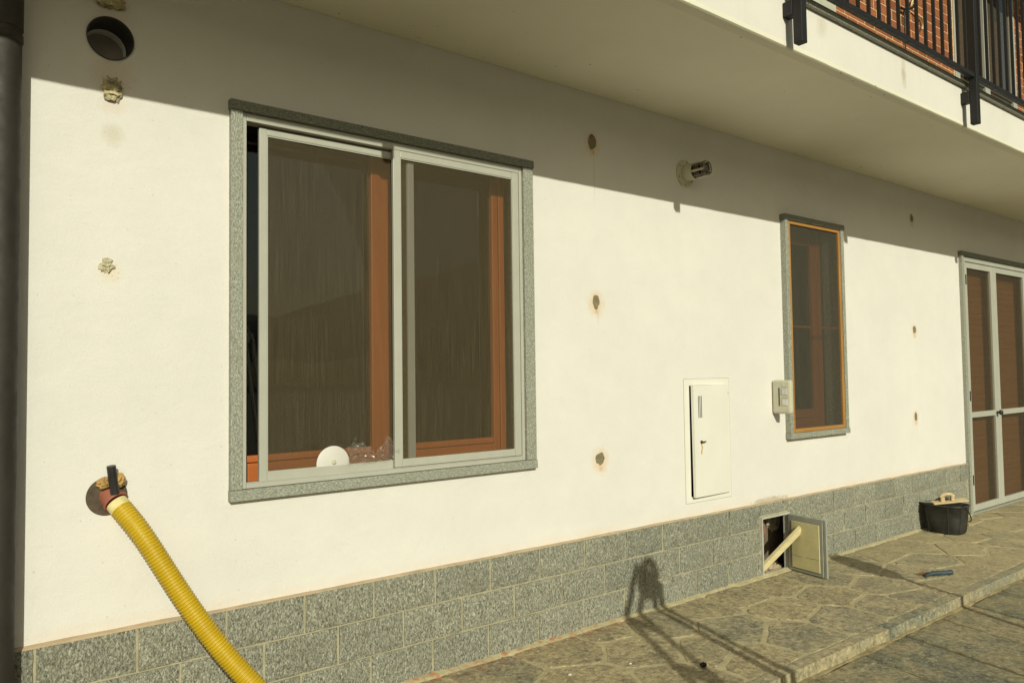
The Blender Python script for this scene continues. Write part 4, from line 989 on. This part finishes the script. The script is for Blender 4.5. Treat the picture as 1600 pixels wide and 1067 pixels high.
def leaf_mesh(cx, cy, s, seed):
    vs = []; 
    for j in range(5):
        for i in range(7):
            u, w = i/6-0.5, j/4-0.5; width = math.cos(u*math.pi)*0.5+0.08
            vs.append((cx+u*s+0.1*s*w, cy+w*s*width*0.9-0.3*s*u, 0.007+s*0.14*noise.noise(Vector((u*4+seed, w*4, seed)))+0.16*s*abs(w)))
    return MB().add(vs, [(j*7+i, j*7+i+1, (j+1)*7+i+1, (j+1)*7+i) for j in range(4) for i in range(6)])
tag(leaf_mesh(5.045, -0.655, 0.085, 2.0).build('dry_leaf', LEAF, fix=False), 'curled dry brown leaf touching the blue tube offcut', 'leaf', 'dry leaves on the paving')
tag(leaf_mesh(6.83, -0.20, 0.085, 5.0).build('dry_leaf', LEAF, fix=False), 'curled dry brown leaf on the paving right of the black bucket', 'leaf', 'dry leaves on the paving')
tag(crumple((2.775, -0.715, 0.010), 0.020, 0.016, 0.012, 2.2, 0.4).build('dark_clod', plain('dark_clod', (0.025, 0.015, 0.013), 0.9)), 'small near-black clod alone on the porch paving', 'clod')
def scatter(name, m, n_, region, smin, smax, seed):
    rg = random.Random(seed); mb = MB()
    for _ in range(n_):
        x, y, z = region(rg); s = rg.uniform(smin, smax); a = rg.uniform(0, 6.28)
        vs = []
        for k in range(5):
            w = a+k*1.2566; r = s*rg.uniform(0.6, 1.2); vs.append((x+r*math.cos(w), y+r*0.7*math.sin(w), z))
        vs.append((x+s*0.2*math.cos(a), y+s*0.2*math.sin(a), z+s*rg.uniform(0.35, 0.8)))
        mb.add(vs, [(k, (k+1) % 5, 5) for k in range(5)])
    return setkind(mb.build(name, m), 'stuff')
scatter('plaster_crumbs', CHIP_MAT, 150, lambda g: (g.uniform(1.6, 7.2), -0.03-abs(g.gauss(0, 0.22)), 0.001), 0.002, 0.006, 3)
scatter('brick_crumbs', RUBBLE, 130, lambda g: (g.uniform(1.6, 3.2), -0.035-abs(g.gauss(0, 0.09)), 0.001), 0.002, 0.006, 4)
scatter('grit', GRIT_MAT, 500, lambda g: (g.uniform(2.0, 8.0), g.uniform(-0.93, -0.03), 0.0005), 0.002, 0.008, 5)
scatter('yard_grit', GRIT_MAT, 350, lambda g: (g.uniform(2.6, 8.0), -1.01-abs(g.gauss(0, 0.05)), -0.056), 0.003, 0.009, 6)
scatter('yard_crumbs', CHIP_MAT, 60, lambda g: (g.uniform(2.6, 8.0), -1.02-abs(g.gauss(0, 0.3)), -0.052), 0.003, 0.006, 7)
tag(crumple((2.263, -0.405, 0.003), 0.009, 0.006, 0.004, 4.4, 0.4).build('plaster_chip', WHITE_METAL), 'white plaster chip on the paving, left of the two', 'plaster chip', 'white plaster chips on the paving')
tag(crumple((2.555, -0.485, 0.003), 0.008, 0.006, 0.004, 7.4, 0.4).build('plaster_chip', WHITE_METAL), 'white plaster chip on the paving, right of the two', 'plaster chip', 'white plaster chips on the paving')

# cord and rod on the brick wall behind the railing
cdr = thing('hanging_cord', 'pale cord dangling against the red brick wall behind the railing', 'cord', (6.5, -0.03, 4.4))
MB().tube(catmull([(6.72, -0.03, 4.50), (6.66, -0.025, 4.44), (6.60, -0.03, 4.375), (6.595, -0.03, 4.33), (6.68, -0.03, 4.305), (6.74, -0.03, 4.295), (6.79, -0.03, 4.29), (6.80, -0.03, 4.25), (6.775, -0.03, 4.19)], 6), 0.008, 8).build('strand', CORD, cdr)
rd = thing('wall_rod', 'thin dark rod with a hook fixed to the red brick wall', 'rod', (6.5, -0.02, 3.9))
MB().tube([(6.475, -0.02, 3.2), (6.475, -0.02, 4.29)], 0.006, 8).build('rod', BLACK_METAL, rd)
MB().tube(catmull([(6.40, -0.03, 4.27), (6.47, -0.04, 4.275), (6.55, -0.05, 4.305), (6.585, -0.05, 4.335)], 5), 0.010, 8).build('hook', BLACK_METAL, rd)

# ------------------------------------------------------------------ what casts the shadows from outside the frame
ld = thing('stepladder', 'aluminium stepladder standing out in the yard', 'ladder', (2.05, -2.95, -0.06))
TOPZ = 1.70
for (foot, top) in (((1.49, -2.80, -0.058), (2.03, -2.90, TOPZ)), ((1.54, -3.10, -0.058), (2.03, -3.06, TOPZ)), ((2.36, -2.83, -0.058), (2.15, -2.90, TOPZ-0.05)), ((2.38, -3.10, -0.058), (2.15, -3.06, TOPZ-0.05))):
    MB().tube([foot, top], 0.021, 8).build('leg', LADDER_MAT, ld)
for k in range(1, 6):
    t = k/6; a = Vector((1.49, -2.80, -0.06)).lerp(Vector((2.03, -2.90, TOPZ)), t); b = Vector((1.54, -3.10, -0.06)).lerp(Vector((2.03, -3.06, TOPZ)), t)
    MB().box(min(a.x, b.x)-0.03, max(a.x, b.x)+0.03, b.y, a.y, a.z-0.009, a.z+0.009).build('step', LADDER_MAT, ld)
MB().tube(catmull([(2.03, -2.98, TOPZ-0.10), (2.035, -2.98, TOPZ-0.02), (2.06, -2.98, TOPZ+0.03), (2.09, -2.98, TOPZ+0.045), (2.12, -2.98, TOPZ+0.03), (2.145, -2.98, TOPZ-0.02), (2.15, -2.98, TOPZ-0.10)], 6), 0.026, 10).build('top_hoop', LADDER_MAT, ld)
MB().box(2.035, 2.145, -3.06, -2.90, TOPZ-0.13, TOPZ-0.03, 0.01).build('top_tray', LADDER_MAT, ld)
sv = thing('shovel', 'long handled shovel standing blade up in the yard', 'shovel', (3.93, -3.12, -0.06))
MB().tube([(3.93, -3.12, -0.06), (3.985, -2.97, 1.26)], 0.017, 10).build('shaft', PINE, sv)
bl = MB(); vs = []
for j in range(9):
    for i in range(7):
        u, w = i/6-0.5, j/8; wd = 0.215*(math.sin(math.pi*(0.12+0.80*w)))**0.6
        vs.append((3.985+u*wd+0.006*w, -2.97+0.02*w-0.06*(0.25-u*u), 1.20+0.28*w))
fs = [(j*7+i, j*7+i+1, (j+1)*7+i+1, (j+1)*7+i) for j in range(8) for i in range(6)]
bl.add(vs, fs, True); bl.add([(x, y+0.003, z) for x, y, z in vs], [f[::-1] for f in fs], True)
bl.build('blade', BLACK_METAL, sv, fix=False)
